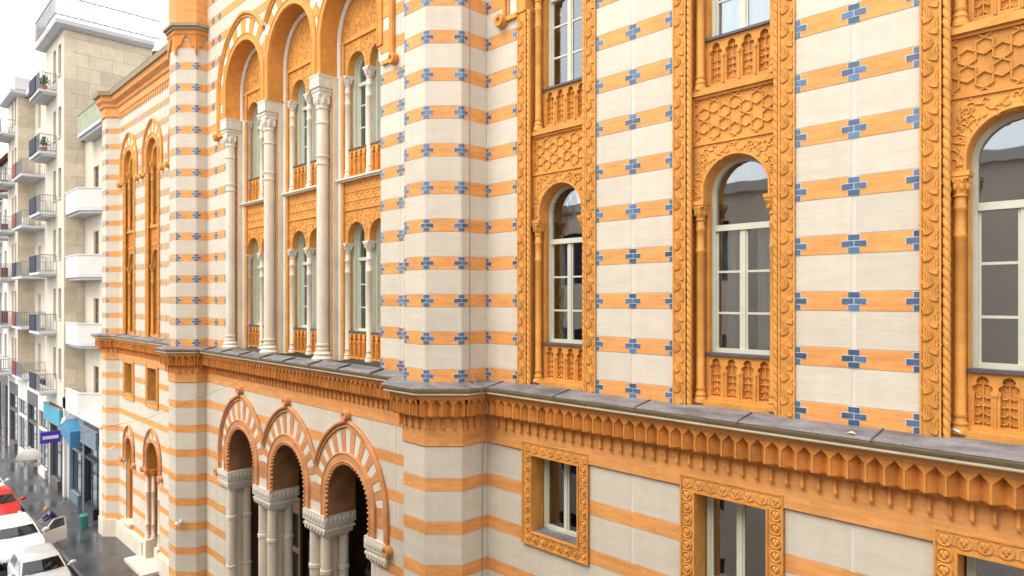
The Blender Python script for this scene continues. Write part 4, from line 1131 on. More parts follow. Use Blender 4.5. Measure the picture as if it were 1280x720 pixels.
# ---- house with solid white balconies, next to the synagogue
ha = thing('apartment_building', 'narrow cream house with solid white balconies and a green top parapet beside the synagogue', 'building', T(-41, 1, 0))
AX0, AX1, AY = -44.55, -37.21, .5
FA = [9.0, 4.90, 1.36, -2.30, -6.0]
MA = T(0, AY)
dh = [(-42.05, f + .02, 1.05, 2.35) for f in FA[1:]]
wall_holes(ha, MA, AX0, AX1, -5.9, 9.0, [op_rect(x, wd / 2, z, z + hh) for x, z, wd, hh in dh] + [op_rect(-39.2, .5, f + .9, f + 2.3) for f in FA[1:]], PLAST)
part('wall', None, lambda b: (b.box(AX1 - .35, AX1 - .002, .85, 8, -H, 9.0), b.box(AX0, AX1 - .36, 7.5, 8, -H, 9.0)), PLAST, T(0, 0), ha, raw=True)
part('roof', None, lambda b: (b.box(AX0, AX1, .3, 8, 9.0, 9.12)), SHEET, T(0, 0), ha, raw=True)
for x, z, wd, hh in dh: simple_window(ha, MA @ Matrix.Translation((x, 0, z)), wd, hh, SHUT, .12, 2, False, 3)
for f in FA[1:]: simple_window(ha, MA @ Matrix.Translation((-39.2, 0, f + .9)), 1.0, 1.4, PAINT, .12, 2)
plan = [(AX0 + .05, AY - .02), (AX0 + .05, -.45), (-41.6, -.45), (-40.6, AY - .02)]
for i, f in enumerate(FA):
    Mb = T(0, 0)
    plan = [(-42.9, AY - .02), (-42.9, -.2), (-37.9, -.2), (-37.9, AY - .02)] if i == 0 else [(AX0 + .05, AY - .02), (AX0 + .05, -.45), (-41.6, -.45), (-40.6, AY - .02)]
    bl = part('balcony', ('wbal', i), lambda b: (b.exz(plan, f - .16, f), b.exz(offset(plan, -.12), f - .30, f - .16)), CORNW, Mb, ha, raw=True)
    m = GREEN if i == 0 else PLASTW
    part('parapet', ('wpar', i), lambda b: sweep(b, plan, [(-.09, f + .001), (0, f + .001), (0, f + 1.0), (.03, f + 1.0), (.03, f + 1.06), (-.12, f + 1.06), (-.12, f + 1.0), (-.09, f + 1.0)]), m, Mb, bl, raw=True)
# street level
def shopfront(root, M, s0, s1, name_m, dark=SHOPD, z1=-5.9, door=.35):
    w_ = s1 - s0
    part('shop_frame', None, lambda b: (b.box(s0, s0 + .22, -.3, .02, ZG, z1), b.box(s1 - .22, s1, -.3, .02, ZG, z1), b.box(s0 + .22, s1 - .22, -.3, .02, z1 - .9, z1), b.box(s0 + .22, s1 - .22, -.3, .0, -8.25, -8.1),
        b.box(s0 + .22, s0 + .22 + w_ * (1 - door) - .3, -.3, .04, ZG, ZG + .55)), name_m, M, root)
    x = s0 + .22; xs = [s0 + .22, s0 + .2 + (w_ - .4) * .33, s0 + .2 + (w_ - .4) * .66, s1 - .22]
    for a, b2 in zip(xs, xs[1:]):
        for z0, zz in ((ZG + .56, -8.26), (-8.09, z1 - .91)):
            p = part('shop_window', None, lambda b: (b.box(a, b2, -.16, -.12, z0, z0 + .08), b.box(a, b2, -.16, -.12, zz - .06, zz), b.box(a, a + .06, -.16, -.12, z0 + .08, zz - .06), b.box(b2 - .06, b2, -.16, -.12, z0 + .08, zz - .06)), dark, M, root)
            part('pane', None, lambda b: b.box(a + .06, b2 - .06, -.145, -.14, z0 + .08, zz - .06), GLASS, M, p)
    part('shop_interior', None, lambda b: (b.box(s0 + .2, s1 - .2, -2.2, -2.1, ZG, z1), b.box(s0 + .2, s1 - .2, -2.1, -.2, z1 - .6, z1 - .5), b.box(s0 + .3, s1 - .3, -1.2, -.8, ZG, ZG + 1.1)), ROOM, M, root)
MG = T(0, -.3)
part('wall', None, lambda b: (b.box(-37.7, AX1 - .002, -.8, .05, ZG, -6.25), b.box(AX0 + .0, AX1 - .002, -.8, .12, -6.25, -6.12), b.box(AX0, AX0 + .3, -.8, .05, ZG, -6.25)), PLASTW, MG, ha)
shopfront(ha, MG, -41.0, -37.7, SHOPD, z1=-6.26); shopfront(ha, MG, -44.25, -41.0, GREYS, z1=-6.26)

# ---- stone clad block with two projecting bays
hb_ = thing('apartment_block', 'tall stone clad apartment block with grey cornice and stacked railed balconies', 'building', T(-54, 1, 0))
FB = [12.11, 8.55, 5.05, 1.60, -1.85, -5.30]
def tower(x0, x1, top, deep, flank_from):
    M = T(0, -.5)
    wins = [(x0 + (x1 - x0) * q, f + .75) for f in FB for q in (.50, .78)]
    wall_holes(hb_, M, x0, x1, -5.5, top, [op_rect(x, .36, z, z + 1.75) for x, z in wins], PLAST)
    for x, z in wins: simple_window(hb_, M @ Matrix.Translation((x, 0, z)), .72, 1.75, SHUT, .14, 1)
    part('wall', None, lambda b: (b.box(x1 - .3, x1 - .03, -.2, deep, -5.5, top), b.box(x0 + .0, x1 - .31, deep - .3, deep, -5.5, top), b.box(x0, x0 + .3, -.19, deep - .31, -5.5, top)), TANB, T(0, 0), hb_, raw=True)
    rg = random.Random(3 + int(x0)); Mf = T(x1 - .03, 0, H, R(90))                          # flank: s runs with +y, faces +x
    z = -5.5; k = 0
    while z < top - .05:
        y = -.5 - (.6 if k % 2 else 0); zz = min(top, z + .78)
        while y < deep:
            a, c = max(-.5, y), min(deep, y + 1.2)
            if c - a > .08 and (zz > 8.6 or a < .55 or flank_from): qbox('stone_panel', TAN, Mf, hb_, a + .006, c - .006, -.02, .03 + rg.uniform(0, .008), z + .006, zz - .006)
            y += 1.2
        z += .78; k += 1
    pts = [(x0, .6), (x0, -.5), (x1, -.5), (x1, deep)]
    part('cornice', None, lambda b: sweep(b, pts, [(-.4, top), (.2, top), (.48, top + .14), (.52, top + .36), (-.4, top + .4)]), CORNW, T(0, 0), hb_, raw=True)
    part('roof', None, lambda b: b.box(x0 + .3, x1 - .3, -.2, deep - .3, top, top + .45), SHEET, T(0, 0), hb_, raw=True)
    for i, f in enumerate(FB):
        bx0, bx1 = x0 + .1, x0 + 3.1
        bl = part('balcony', ('sbal', x0, i), lambda b: (b.box(bx0, bx1, -1.35, -.5, f - .14, f), b.box(bx0 + .1, bx1 - .1, -1.2, -.5, f - .24, f - .14)), CORNW, T(0, 0), hb_, raw=True)
        railing(bl, T(0, 0), [(bx0 + .05, -.52), (bx0 + .05, -1.32), (bx1 - .05, -1.32), (bx1 - .05, -.52)], f, 1.0)
        part('balcony_panel', ('dpan', x0, i), lambda b: b.box(bx0 + .1, bx1 - 1.0, -1.38, -1.35, f + .06, f + .98), DARKP, T(0, 0), bl, raw=True)
tower(-49.6, -44.6, 15.2, 4.05, True)
tower(-63.6, -59.4, 14.6, 2.6, False)
railing(hb_, T(0, 0), [(-49.7, -1.0), (-44.1, -1.0), (-44.1, 4.3)], 15.7, 1.15, sp=.3, r=.022)
part('parapet', None, lambda b: b.box(-50.0, -49.4, -.9, 2.0, 15.7, 16.6), TANB, T(0, 0), hb_, raw=True)
part('parapet', None, lambda b: b.box(-63.8, -59.2, -.7, 2.4, 15.1, 15.95), CORNW, T(0, 0), hb_, raw=True)
Mrec = T(0, .5)
rw = [(-52.2, f + .75) for f in FB] + [(-57.6, f + .1) for f in FB]
wall_holes(hb_, Mrec, -59.4, -49.6, -5.5, 14.6, [op_rect(x, .5, z, z + 2.1) for x, z in rw], PLAST)
for x, z in rw: simple_window(hb_, Mrec @ Matrix.Translation((x, 0, z)), 1.0, 2.1, PAINT, .14, 2, False)
part('cornice', None, lambda b: b.box(-59.4, -49.6, -.1, .8, 14.6, 15.0), CORNW, T(0, 0), hb_, raw=True)
part('roof', None, lambda b: b.add([(-59.4, .2, 15.0), (-49.6, .2, 15.0), (-49.6, 6, 17), (-59.4, 6, 17)], [(0, 1, 2, 3)]), REDTILE, T(0, 0), hb_, raw=True)
part('drainpipe', None, lambda b: b.tube([(-50.1, .4, -10), (-50.1, .4, 14.6)], .08, 8), RAIL, T(0, 0), hb_, raw=True)
for i, f in enumerate(FB[1:]):
    bx0, bx1 = -59.3, -55.6
    bl = part('balcony', ('rbal', i), lambda b: b.box(bx0, bx1, -.85, .5, f - .16, f), CORNW, T(0, 0), hb_, raw=True)
    railing(bl, T(0, 0), [(bx0 + .05, -.82), (bx1 - .05, -.82), (bx1 - .05, .48)], f, 1.0)
    part('balcony_panel', ('rpan', i), lambda b: b.box(bx0 + .1, bx0 + 1.6, -.88, -.85, f + .06, f + .98), REDP if i % 3 != 2 else DARKP, T(0, 0), bl, raw=True)
# street level of the block
part('wall', None, lambda b: (b.box(-63.6, -44.6, -.5, -.2, -6.1, -5.5), b.box(-63.6, -63.1, -.5, 4, -H, -6.1), b.box(-44.95, -44.6, -.5, -.1, -H, -5.5), b.box(-63.6, -44.9, 3.7, 4, -H, -5.5)), PLASTW, T(0, 0), hb_, raw=True)
for k in range(5): shopfront(hb_, T(0, -.45), -63.1 + 3.63 * k, -63.1 + 3.63 * (k + 1) - .1, PLASTW if k % 2 else KERB, z1=-6.1)
for o in list(hb_.children):
    pass
flush(hb_)

# ---- air conditioner and things on the balconies
ac = thing('air_conditioner', 'white air conditioner unit standing on a railed balcony of the stone clad block', 'air conditioner', T(-57.1, -.45, H + FB[2]))
part('casing', None, lambda b: b.box(-.45, .45, -.16, .16, .02, .62), WHITEP, T(-57.1, -.45, H + FB[2]), ac)
part('fan_grille', None, lambda b: b.ext([(-.12 + .23 * math.cos(R(20 * k)), .32 + .23 * math.sin(R(20 * k))) for k in range(18)], .16, .18), SHOPD, T(-57.1, -.45, H + FB[2]), ac)
for x, f, yy in ((-46.9, FB[1], -1.05), (-46.9, FB[0], -1.05)):
    pt = thing('potted_plant', 'green bushy potted plant on the %s dark panelled balcony' % ('topmost' if f == FB[0] else 'second highest'), 'plant', T(x, yy, H + f))
    part('pot', ('pot',), lambda b: b.lathe(0, 0, [(.12, 0), (.17, .3), (.15, .3)], 10), REDTILE, T(x, yy, H + f), pt, raw=True)
    def lv(b):
        rg = random.Random(int(f * 10))
        for _ in range(160):
            a, e, q = rg.uniform(0, 6.28), rg.uniform(.2, 1.5), rg.uniform(.15, .55)
            c = Vector((q * math.cos(a) * math.cos(e) * .8, q * math.sin(a) * math.cos(e) * .6, .35 + q * math.sin(e))); d1 = Vector((rg.gauss(0, 1), rg.gauss(0, 1), rg.gauss(0, 1))).normalized() * .07; d2 = d1.cross(Vector((rg.gauss(0, 1), rg.gauss(0, 1), 1))).normalized() * .04
            b.add([c - d1, c + d2, c + d1, c - d2], [(0, 1, 2, 3)])
    part('leaves', None, lv, mat('plant_leaf', (.07, .16, .03), .6, .2) if 'plant_leaf' not in MATS else MATS['plant_leaf'], T(x, yy, H + f), pt, raw=True)

# ---- houses farther down the street and behind
hd = thing('far_house', 'pale house with red tiled roof and balconies at the far left edge', 'building', T(-76, 1, 0))
MD = T(0, 0)
dw = [(-66 - 2.6 * i, f + .7) for f in (8.3, 4.9, 1.5, -1.9, -5.3) for i in range(6)]
wall_holes(hd, MD, -90, -63.62, -6.0, 11.2, [op_rect(x, .5, z, z + 1.8) for x, z in dw], PLASTW)
for x, z in dw: simple_window(hd, MD @ Matrix.Translation((x, 0, z)), 1.0, 1.8, SHUT, .14, 2)
part('roof', None, lambda b: b.add([(-90, -.6, 11.2), (-63.6, -.6, 11.2), (-63.6, 6, 14.5), (-90, 6, 14.5), (-63.6, 6, 0), (-90, 6, 0)], [(0, 1, 2, 3), (2, 3, 5, 4)]), REDTILE, MD, hd, raw=True)
part('wall', None, lambda b: (b.box(-90, -63.62, -.1, .2, -6.9, -6.0), b.box(-90, -63.62, 2.5, 2.7, -H, -6.0)) + tuple(b.box(-90 + 4.3 * k, -89.4 + 4.3 * k, -.1, .2, -H, -6.9) for k in range(7)), KERB, MD, hd, raw=True)
for f in (8.3, 4.9, 1.5, -1.9):
    for i, x in enumerate((-66.2, -71.5)):
        bl = part('balcony', ('fbal',), lambda b: b.box(-1.3, 1.3, -1.1, 0, -.16, 0), CORNW, T(x, 0, H + f), hd, raw=True)
        part('parapet', ('fpar', i), lambda b: (b.box(-1.3, 1.3, -1.1, -1.05, .05, 1.0), b.box(1.25, 1.3, -1.05, 0, .05, 1.0)), DARKP if i else REDP, T(x, 0, H + f), bl, raw=True)
shopfront(hd, T(0, .1), -70, -63.7, SHOPD, z1=-6.9)
hw_ = thing('rear_house', 'plain white house with a sloping roof edge rising behind the stone clad block', 'building', T(-42, 12, 0))
part('wall', None, lambda b: b.ext([(-49.0, -H), (-26, -H), (-26, 30), (-41.5, 30), (-49.0, 20.5)], -8, 0), PLASTW, T(0, 9), hw_)
part('roof_edge', None, lambda b: strap(b, (-49.2, 20.6), (-41.4, 30.4), .7, .0, .5), CORNW, T(0, 9), hw_)
part('chimney', None, lambda b: (b.box(-46.6, -45.2, -1.5, -.2, 23.2, 29.6), b.box(-46.75, -45.05, -1.6, -.1, 29.6, 30)), TANB, T(0, 9), hw_)
ho = thing('opposite_house', 'plain apartment house across the street, seen only as reflections in the panes', 'building', T(-3, -11, 0))
ow = [(-22.5 + 2.9 * i, z) for i in range(14) for z in (.6, -3.0, -6.6, -10.0)]
MO = Matrix.Translation((0, -9.75, H)) @ Matrix.Rotation(math.pi, 4, 'Z')
part('wall', None, lambda b: [b.ext(p, -.3, 0) for p in cut_pieces(-18, 24, -H, 3.3, [op_rect(-x, .55, z, z + 1.9) for x, z in ow])], PLASTW, MO, ho)  # unseen house, far end cut short to let more light onto the facade
part('wall', None, lambda b: (b.box(-18, -17.7, -6, -.31, -H, 3.3), b.box(23.7, 24, -6, -.31, -H, 3.3), b.box(-18, 24, -6.3, -6, -H, 3.3)), PLASTW, MO, ho)
part('cornice', None, lambda b: b.box(-18, 24, -.3, .12, 3.3, 3.6), CORNW, MO, ho)
part('roof', None, lambda b: b.box(-18, 24, -6, -.3, 3.3, 3.5), SHEET, MO, ho)
for x, z in ow: part('window', ('ow',), lambda b: (b.box(-.55, .55, -.18, -.14, 0, 1.9)), DARKP, MO @ Matrix.Translation((-x, 0, z)), ho)

# ================================================================== street things
def shop_sign(name, label, cat, m, x0, x1, y, z0, z1, th=.12, tilt=0, strip=True):
    o = thing(name, label, cat, T((x0 + x1) / 2, y, H + z0))
    M = T((x0 + x1) / 2, y, H + z0) @ Matrix.Rotation(tilt, 4, 'X'); hw = (x1 - x0) / 2
    part('board', None, lambda b: b.box(-hw, hw, 0, th, 0, z1 - z0), m, M, o)
    part('frame', None, lambda b: (b.box(-hw - .04, hw + .04, -.01, th + .02, -.04, -.001), b.box(-hw - .04, hw + .04, -.01, th + .02, z1 - z0 + .001, z1 - z0 + .04)), RAIL, M, o)
    if strip: part('stripe', None, lambda b: b.box(-hw * .7, hw * .7, th, th + .008, (z1 - z0) * .4, (z1 - z0) * .6), WHITEP, M, o)
    return o
shop_sign('shop_sign', 'long teal shop sign board over the shops of the stone clad block', 'sign', TEAL, -49.3, -44.9, -.55, -7.15, -6.25, strip=False)
shop_sign('shop_sign', 'grey blue fascia sign over the shop nearest the synagogue', 'sign', GREYS, -41.1, -38.0, -.32, -7.4, -6.6, strip=False)
sg_ = thing('shop_sign', 'bright blue wedge shaped shop sign with white cap below the lowest white balcony', 'sign', T(-42.5, -.6, H - 7.0))
part('board', None, lambda b: b.ext([(-1.2, -.1), (1.1, -.6), (1.1, .25), (.1, .75), (-1.2, .3)], 0, .5), BLUES, T(-42.6, -.32, H - 7.2), sg_)
part('cap', None, lambda b: b.ext([(-1.25, .31), (.1, .76), (.1, 1.0), (-.7, .75)], 0, .52), WHITEP, T(-42.6, -.32, H - 7.2), sg_)
pj = thing('projecting_sign', 'small purple sign projecting from the wall over the shops', 'sign', T(-45.0, -1.0, H - 8.0))
Mpj = T(-45.0, -.5, H - 8.0, R(90))
part('board', None, lambda b: b.box(-1.05, -.1, -.06, .06, 0, .62), PURP, Mpj, pj)
part('stripe', None, lambda b: b.box(-.95, -.2, .06, .066, .22, .40), WHITEP, Mpj, pj)
part('bracket', None, lambda b: b.tube([(-.9, 0, .66), (.08, 0, .66)], .02, 6), IRON, Mpj, pj)

# ---- hanging street lamp
LX, LY, LZ = -19.45, -5.99, H - 3.72
LS = Matrix.Scale(.84, 4)
lp = thing('street_lamp', 'white domed lamp hung on a cable above the road', 'lamp', T(LX, LY, LZ))
part('shade', None, lambda b: b.lathe(0, 0, [(.31, -.06), (.315, -.05), (.31, -.03), (.28, .06), (.20, .15), (.10, .205), (.045, .22), (.04, .27), (.03, .28)], 24), WHITEP, T(LX, LY, LZ) @ LS, lp, True, raw=True)
part('diffuser', None, lambda b: b.lathe(0, 0, [(.27, -.05), (.24, -.10), (.12, -.14), (.01, -.15)], 20), LAMPG, T(LX, LY, LZ) @ LS, lp, True, raw=True)
part('gear_box', None, lambda b: (b.box(.12, .34, -.06, .06, -.26, -.15), b.tube([(.1, 0, -.1), (.2, 0, -.2)], .03, 6)), WHITEP, T(LX, LY, LZ) @ LS @ Matrix.Rotation(R(30), 4, 'Z'), lp, raw=True)
sw = part('span_wire', None, lambda b: b.tube([(0, -3.75, .75), (0, -1.5, .38), (0, 0, .27), (0, 2.6, .6), (0, 5.5, 1.5)], .004, 4), IRON, T(LX, LY, LZ), None, raw=True)
tag(sw, 'thin dark cable spanning the road that carries the domed lamp', 'cable')

# ---- litter bin and leaf
bn = thing('litter_bin', 'small teal green litter bin on the pavement at the corner of the synagogue', 'bin', T(-37.9, -.95, .09))
Mb = T(-37.9, -.95, .09) @ Matrix.Scale(.74, 4)
part('body', None, lambda b: b.lathe(0, 0, [(.20, .02), (.26, .75), (.27, .76), (.27, .80)], 16), BINM, Mb, bn, raw=True)
part('lid', None, lambda b: b.lathe(0, 0, [(.285, .80), (.285, .86), (.2, .93), (.02, .97)], 16), BINM, Mb, bn, raw=True)
lf = part('fallen_leaf', None, lambda b: b.add([(-.05, -.02, .012), (0, -.035, .02), (.06, 0, .006), (.01, .03, .03), (-.03, .02, .02), (.0, .0, .035)], [(0, 1, 5), (1, 2, 5), (2, 3, 5), (3, 4, 5), (4, 0, 5)]), LEAF, T(-2.95, -.36, H - 1.625), None, raw=True)
tag(lf, 'tiny yellow leaf lying on the grey cornice sheet', 'leaf')

# ---- cars
def car(label, paint, x, y, rot=0, L_=4.1, Wd=1.72, hh=1.47, door_open=False, hatch=True, gh=(.78, -.05)):
    M = T(x, y, 0.0, rot); o = thing('parked_car', label, 'car', M, 'cars parked along the kerb')
    hl, hw = L_ / 2, Wd / 2; belt = .92
    st = [(-hl, .74, .42, .80), (-hl + .12, .92, .28, .90), (-hl + .7, 1.0, .22, .95), (-.2, 1.0, .20, .94), (hl - 1.35, 1.0, .20, .92), (hl - .9, .99, .22, .86), (hl - .35, .93, .26, .74), (hl - .06, .80, .32, .64), (hl, .66, .40, .56)]
    def body(b):
        vs = []; fs = []; n = 12
        for sx, w_, zl, zh in st:
            w2 = w_ * hw; zm = zl + (zh - zl) * .55
            half = [(w2 * .86, zl), (w2 * .97, zl + .10), (w2, zm), (w2 * .985, zl + (zh - zl) * .8), (w2 * .93, zh - .025), (w2 * .80, zh + .012)]
            for yy, zz in half + [(-a, c) for a, c in half[::-1]]: vs.append((sx, yy, zz))
        for i in range(len(st) - 1):
            for k in range(n): k2 = (k + 1) % n; fs.append((i * n + k, i * n + k2, (i + 1) * n + k2, (i + 1) * n + k))
        fs += [tuple(range(n)), tuple((len(st) - 1) * n + k for k in range(n))]
        b.add(vs, fs)
    bd = part('body', None, body, paint, M, o, True, raw=True)
    rb, rf = -hl + .18, gh[0]                # greenhouse foot, rear and front
    tb, tf = -hl + .62, gh[1]
    lev = [(rb, rf, .885 * hw, belt - .03), (rb + .06, rf - .10, .87 * hw, belt + .06), (tb - .10, tf + .16, .74 * hw, hh - .16), (tb, tf, .70 * hw, hh - .07), (tb + .12, tf - .16, .62 * hw, hh - .015), (tb + .3, tf - .4, .45 * hw, hh)]
    def gr(b):
        vs = []; fs = []
        for a, c, w2, z in lev:
            bow = .05
            vs += [(a, -w2, z), (a - bow, 0, z), (a, w2, z), ((a + c) / 2, w2 * 1.01, z), (c, w2, z), (c + bow * 1.4, 0, z), (c, -w2, z), ((a + c) / 2, -w2 * 1.01, z)]
        for i in range(len(lev) - 1):
            for k in range(8): k2 = (k + 1) % 8; fs.append((i * 8 + k, i * 8 + k2, (i + 1) * 8 + k2, (i + 1) * 8 + k))
        fs.append(tuple((len(lev) - 1) * 8 + k for k in range(8))); b.add(vs, fs)
    part('cabin', None, gr, paint, M, o, True, raw=True)
    def lerp(z, i): # foot/top positions at height z
        (a0, c0, w0, z0), (a1, c1, w1, z1) = lev[1], lev[2]; t = (z - z0) / (z1 - z0); return (a0 + (a1 - a0) * t, c0 + (c1 - c0) * t, w0 + (w1 - w0) * t)
    zl, zh = belt + .07, hh - .17
    (al, cl, wl), (ah, ch, wh) = lerp(zl, 0), lerp(zh, 0); e = .012; bow = .07
    part('windscreen', None, lambda b: b.add([(cl + e, -wl * .93, zl), (cl + bow + e, 0, zl), (cl + e, wl * .93, zl), (ch + e, wh * .90, zh), (ch + bow + e, 0, zh), (ch + e, -wh * .90, zh)], [(0, 1, 4, 5), (1, 2, 3, 4)]), CARGL, M, o, raw=True)
    part('rear_window', None, lambda b: b.add([(al - e, -wl * .9, zl), (al - .05 - e, 0, zl), (al - e, wl * .9, zl), (ah - e, wh * .88, zh), (ah - .05 - e, 0, zh), (ah - e, -wh * .88, zh)], [(0, 1, 4, 5), (1, 2, 3, 4)]), CARGL, M, o, raw=True)
    mid = (al + cl) / 2 + .1
    for sg in (-1, 1):
        for a, b2, c, d in ((mid + .05, cl - .16, mid + .05, ch - .12), (al + .3, mid - .05, ah + .22, mid - .05)):
            part('side_window', None, lambda b: b.add([(a, sg * (wl * 1.01 + e), zl), (b2, sg * (wl + e), zl), (d, sg * (wh + e), zh), (c, sg * (wh * 1.01 + e), zh)], [(0, 1, 2, 3)]), CARGL, M, o, raw=True)
        mrr = part('mirror', None, lambda b: (b.ell((cl - .12, sg * (hw + .13), belt + .12), .08, .13, .09, 10, 6), b.tube([(cl - .14, sg * (hw - .05), belt + .05), (cl - .12, sg * (hw + .08), belt + .09)], .03, 6)), paint, M, o, True, raw=True)
        part('headlight', None, lambda b: b.ell((hl - .26, sg * hw * .70, .62), .17, .19, .085, 10, 6), LAMPG, M, o, True, raw=True)
        part('tail_light', None, lambda b: b.box(-hl - .012, -hl + .12, min(sg * hw * .62, sg * hw * .86), max(sg * hw * .62, sg * hw * .86), .66, .84), CARR, M, o, raw=True)
        part('door_handle', None, lambda b: b.box(mid + .1, mid + .28, min(sg * hw * .985, sg * (hw + .025)), max(sg * hw * .985, sg * (hw + .025)), .80, .835), paint, M, o, raw=True)
        for wx in (-hl + .72, hl - .78):
            wh_ = part('wheel', None, lambda b: b.add([(wx + .30 * math.cos(R(15 * k)) * q, sg * (hw - yy), .30 + .30 * math.sin(R(15 * k)) * q) for q, yy in ((.7, -.012), (1, .01), (1, .19)) for k in range(24)],
                [(j * 24 + k, j * 24 + (k + 1) % 24, (j + 1) * 24 + (k + 1) % 24, (j + 1) * 24 + k) for j in range(2) for k in range(24)]), TYRE, M, o, raw=True)
            part('rim', None, lambda b: b.add([(wx + .21 * math.cos(R(30 * k)), sg * (hw + .014), .30 + .21 * math.sin(R(30 * k))) for k in range(12)] + [(wx, sg * (hw - .02), .30)], [(k, (k + 1) % 12, 12) for k in range(12)]), RIM, M, wh_, raw=True)
    part('bumper', None, lambda b: b.add([(hl - .12, -hw * .86, .28), (hl + .03, -hw * .55, .27), (hl + .03, hw * .55, .27), (hl - .12, hw * .86, .28), (hl - .10, -hw * .86, .44), (hl + .04, -hw * .55, .44), (hl + .04, hw * .55, .44), (hl - .10, hw * .86, .44)], [(0, 1, 5, 4), (1, 2, 6, 5), (2, 3, 7, 6), (4, 5, 6, 7), (0, 1, 2, 3)]), PLASTIC, M, o, raw=True)
    part('number_plate', None, lambda b: b.box(hl + .042, hl + .052, -.26, .26, .31, .41), WHITEP, M, o, raw=True)
    part('grille', None, lambda b: [b.box(hl - .03, hl + .006, -.36, .36, .47 + .035 * k, .49 + .035 * k) for k in range(3)], PLASTIC, M, o, raw=True)
    part('wiper', None, lambda b: (b.tube([(cl + .07, -.5, zl + .02), (cl + .03, .05, zl + .06)], .012, 4), b.tube([(cl + .09, .0, zl + .02), (cl + .04, .5, zl + .06)], .012, 4)), PLASTIC, M, o, raw=True)
    if door_open:
        Md = M @ Matrix.Translation((cl - .10, hw * .98, 0)) @ Matrix.Rotation(R(-62), 4, 'Z')
        dr = part('door', None, lambda b: (b.add([(-1.1, 0, .26), (0, 0, .26), (0, 0, .90), (-1.1, 0, .92), (-1.1, .09, .30), (0, .07, .30), (0, .05, .88), (-1.1, .06, .90)], [(0, 1, 2, 3), (4, 5, 6, 7), (0, 1, 5, 4), (1, 2, 6, 5), (2, 3, 7, 6), (3, 0, 4, 7)]),
            b.tube([(-.02, .03, .88), (-.60, -.07, hh - .14), (-1.08, -.07, hh - .16), (-1.08, .03, .90)], .03, 5)), paint, Md, o, raw=True)
        part('door_window', None, lambda b: b.add([(-.05, .03, .9), (-.60, -.07, hh - .15), (-1.07, -.07, hh - .17), (-1.07, .03, .9)], [(0, 1, 2, 3)]), CARGL, Md, dr, raw=True)
        part('door_opening', None, lambda b: b.box(mid, cl - .12, hw * .99, hw * 1.005, .30, .86), PLASTIC, M, o, raw=True)
    return o
car('silver white hatchback parked nearest, at the bottom edge of the street', CARS, -31.1, -3.85, 0, 3.9, 1.68, 1.47)
car('white estate car with its kerbside front door swung open', CARW, -36.35, -3.85, 0, 4.5, 1.75, 1.45, True)
car('small red car parked behind the white estate car', CARR, -42.7, -3.7, 0, 3.8, 1.66, 1.47)
car('white car parked behind the red car at the left edge', CARW, -47.6, -3.7, 0, 4.1, 1.7, 1.48)

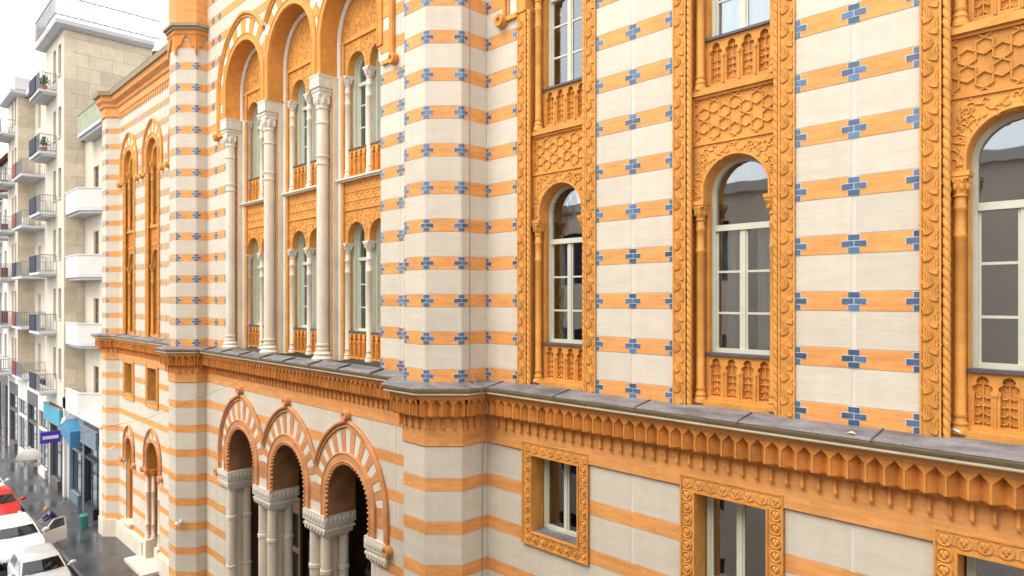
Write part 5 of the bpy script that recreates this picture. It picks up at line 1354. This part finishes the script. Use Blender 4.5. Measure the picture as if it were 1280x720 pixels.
# ---- people
def person(label, x, y, rz, pose, jacket, hair, hgt=1.74, z0=.0):
    M = T(x, y, z0, rz) @ Matrix.Scale(hgt / 1.74, 4); o = thing('person', label, 'person', M)
    J = dict(pelvis=(0, 0, .94), waist=(.02, 0, 1.08), chest=(.03, 0, 1.30), neck=(.03, 0, 1.46), head=(.05, 0, 1.55), crown=(.05, 0, 1.68),
             ls=(.02, .19, 1.40), le=(0, .25, 1.12), lw=(.12, .24, .90), lf=(.17, .235, .80), rs=(.02, -.19, 1.40), re=(0, -.25, 1.12), rw=(.12, -.24, .90), rf=(.17, -.235, .80),
             lh=(0, .10, .88), lk=(.03, .11, .48), la=(-.02, .11, .09), lt=(.15, .13, .04), rh=(0, -.10, .88), rk=(.03, -.11, .48), ra=(-.02, -.11, .09), rt=(.15, -.13, .04))
    J.update(pose)
    rad = dict(pelvis=(.15, .12), waist=(.14, .11), chest=(.17, .125), neck=(.058, .058), head=(.085, .10), crown=(.06, .07), ls=(.07, .07), le=(.05, .05), lw=(.034, .034), lf=(.03, .045), rs=(.07, .07), re=(.05, .05), rw=(.034, .034), rf=(.03, .045),
               lh=(.10, .10), lk=(.065, .065), la=(.045, .045), lt=(.04, .035), rh=(.10, .10), rk=(.065, .065), ra=(.045, .045), rt=(.04, .035))
    def skinned(name, joints, edges, m, grow, parent, root):
        me = bpy.data.meshes.new(name); me.from_pydata([J[j] for j in joints], [], [(joints.index(a), joints.index(b)) for a, b in edges]); me.materials.append(m)
        ob = link(name, me, M, parent); ob.modifiers.new('skin', 'SKIN'); ss = ob.modifiers.new('sub', 'SUBSURF'); ss.levels = ss.render_levels = 2
        for i, j in enumerate(joints):
            ob.data.skin_vertices[0].data[i].radius = (rad[j][0] * grow, rad[j][1] * grow)
            ob.data.skin_vertices[0].data[i].use_root = (j == root)
        for p in me.polygons: p.use_smooth = True
        return ob
    allj = list(rad); E_ = [('pelvis', 'waist'), ('waist', 'chest'), ('chest', 'neck'), ('neck', 'head'), ('head', 'crown'), ('chest', 'ls'), ('ls', 'le'), ('le', 'lw'), ('lw', 'lf'), ('chest', 'rs'), ('rs', 're'), ('re', 'rw'), ('rw', 'rf'), ('pelvis', 'lh'), ('lh', 'lk'), ('lk', 'la'), ('la', 'lt'), ('pelvis', 'rh'), ('rh', 'rk'), ('rk', 'ra'), ('ra', 'rt')]
    bd = skinned('body', allj, E_, SKIN, .92, o, 'pelvis')
    tj = ['pelvis', 'waist', 'chest', 'ls', 'le', 'lw', 'rs', 're', 'rw']
    skinned('jacket', tj, [e for e in E_ if e[0] in tj and e[1] in tj], jacket, 1.14, o, 'pelvis')
    lj = ['pelvis', 'lh', 'lk', 'la', 'rh', 'rk', 'ra']
    skinned('trousers', lj, [e for e in E_ if e[0] in lj and e[1] in lj], TROUS, 1.10, o, 'pelvis')
    hx, hy, hz = J['head']; cx, cy, cz = J['crown']
    mxp = Vector((hx + cx, hy + cy, hz + cz)) / 2
    part('hair', None, lambda b: b.ell((mxp.x - .025, mxp.y, mxp.z + .035), .115, .105, .125, 12, 8), hair, M, o, True, raw=True)
    part('face', None, lambda b: (b.ell((mxp.x + .095, mxp.y, mxp.z - .02), .022, .016, .028, 8, 5), b.ell((mxp.x + .08, mxp.y + .035, mxp.z + .012), .012, .016, .010, 8, 5), b.ell((mxp.x + .08, mxp.y - .035, mxp.z + .012), .012, .016, .010, 8, 5), b.ell((mxp.x + .083, mxp.y, mxp.z - .06), .012, .028, .008, 8, 5)), SKIN, M, bd, True, raw=True)
    def hand(b):
        for f_, w_, sg in (('lf', 'lw', 1), ('rf', 'rw', -1)):
            F_ = Vector(J[f_]); d_ = (F_ - Vector(J[w_])).normalized(); sd_ = d_.cross(Vector((0, 0, 1))) ; sd_ = sd_.normalized() if sd_.length > .1 else Vector((1, 0, 0)); up = sd_.cross(d_)
            for k in range(4):
                a = F_ + sd_ * (.027 - .018 * k); ln = (.066, .076, .072, .056)[k]
                b.tube([a, a + d_ * ln * .55, a + d_ * ln * .9 - up * .02], .009, 5)
            b.tube([F_ - d_ * .03 + sd_ * .035, F_ + sd_ * .062, F_ + d_ * .03 + sd_ * .062], .010, 5)
    part('fingers', None, hand, SKIN, M, bd, True, raw=True)
    part('shoes', None, lambda b: (b.ell((J['lt'][0] - .05, J['lt'][1], .05), .14, .055, .05, 10, 6), b.ell((J['rt'][0] - .05, J['rt'][1], .05), .14, .055, .05, 10, 6)), PLASTIC, M, o, True, raw=True)
    return o
lean = dict(waist=(.08, 0, 1.06), chest=(.22, 0, 1.24), neck=(.32, 0, 1.36), head=(.38, 0, 1.43), crown=(.44, 0, 1.54), ls=(.20, .19, 1.32), le=(.34, .24, 1.10), lw=(.52, .20, 1.02), lf=(.60, .19, 1.0), rs=(.20, -.19, 1.32), re=(.36, -.22, 1.12), rw=(.54, -.16, 1.03), rf=(.62, -.15, 1.0))
person('fair haired person in a dark blue jacket leaning in at the open car door', -37.3, -2.2, R(-95), lean, JACKB, HAIRB)
walk1 = dict(lk=(.16, .11, .50), la=(.14, .11, .10), lt=(.30, .12, .06), rk=(-.06, -.11, .47), ra=(-.28, -.11, .14), rt=(-.16, -.12, .04))
person('dark clothed person walking in the far street beside the shop fronts', -53.5, -2.9, R(0), walk1, JACKD, HAIRD, z0=.0)
person('dark clothed person farther behind, walking away along the far street', -57.5, -3.0, R(170), walk1, JACKD, HAIRB, 1.68)
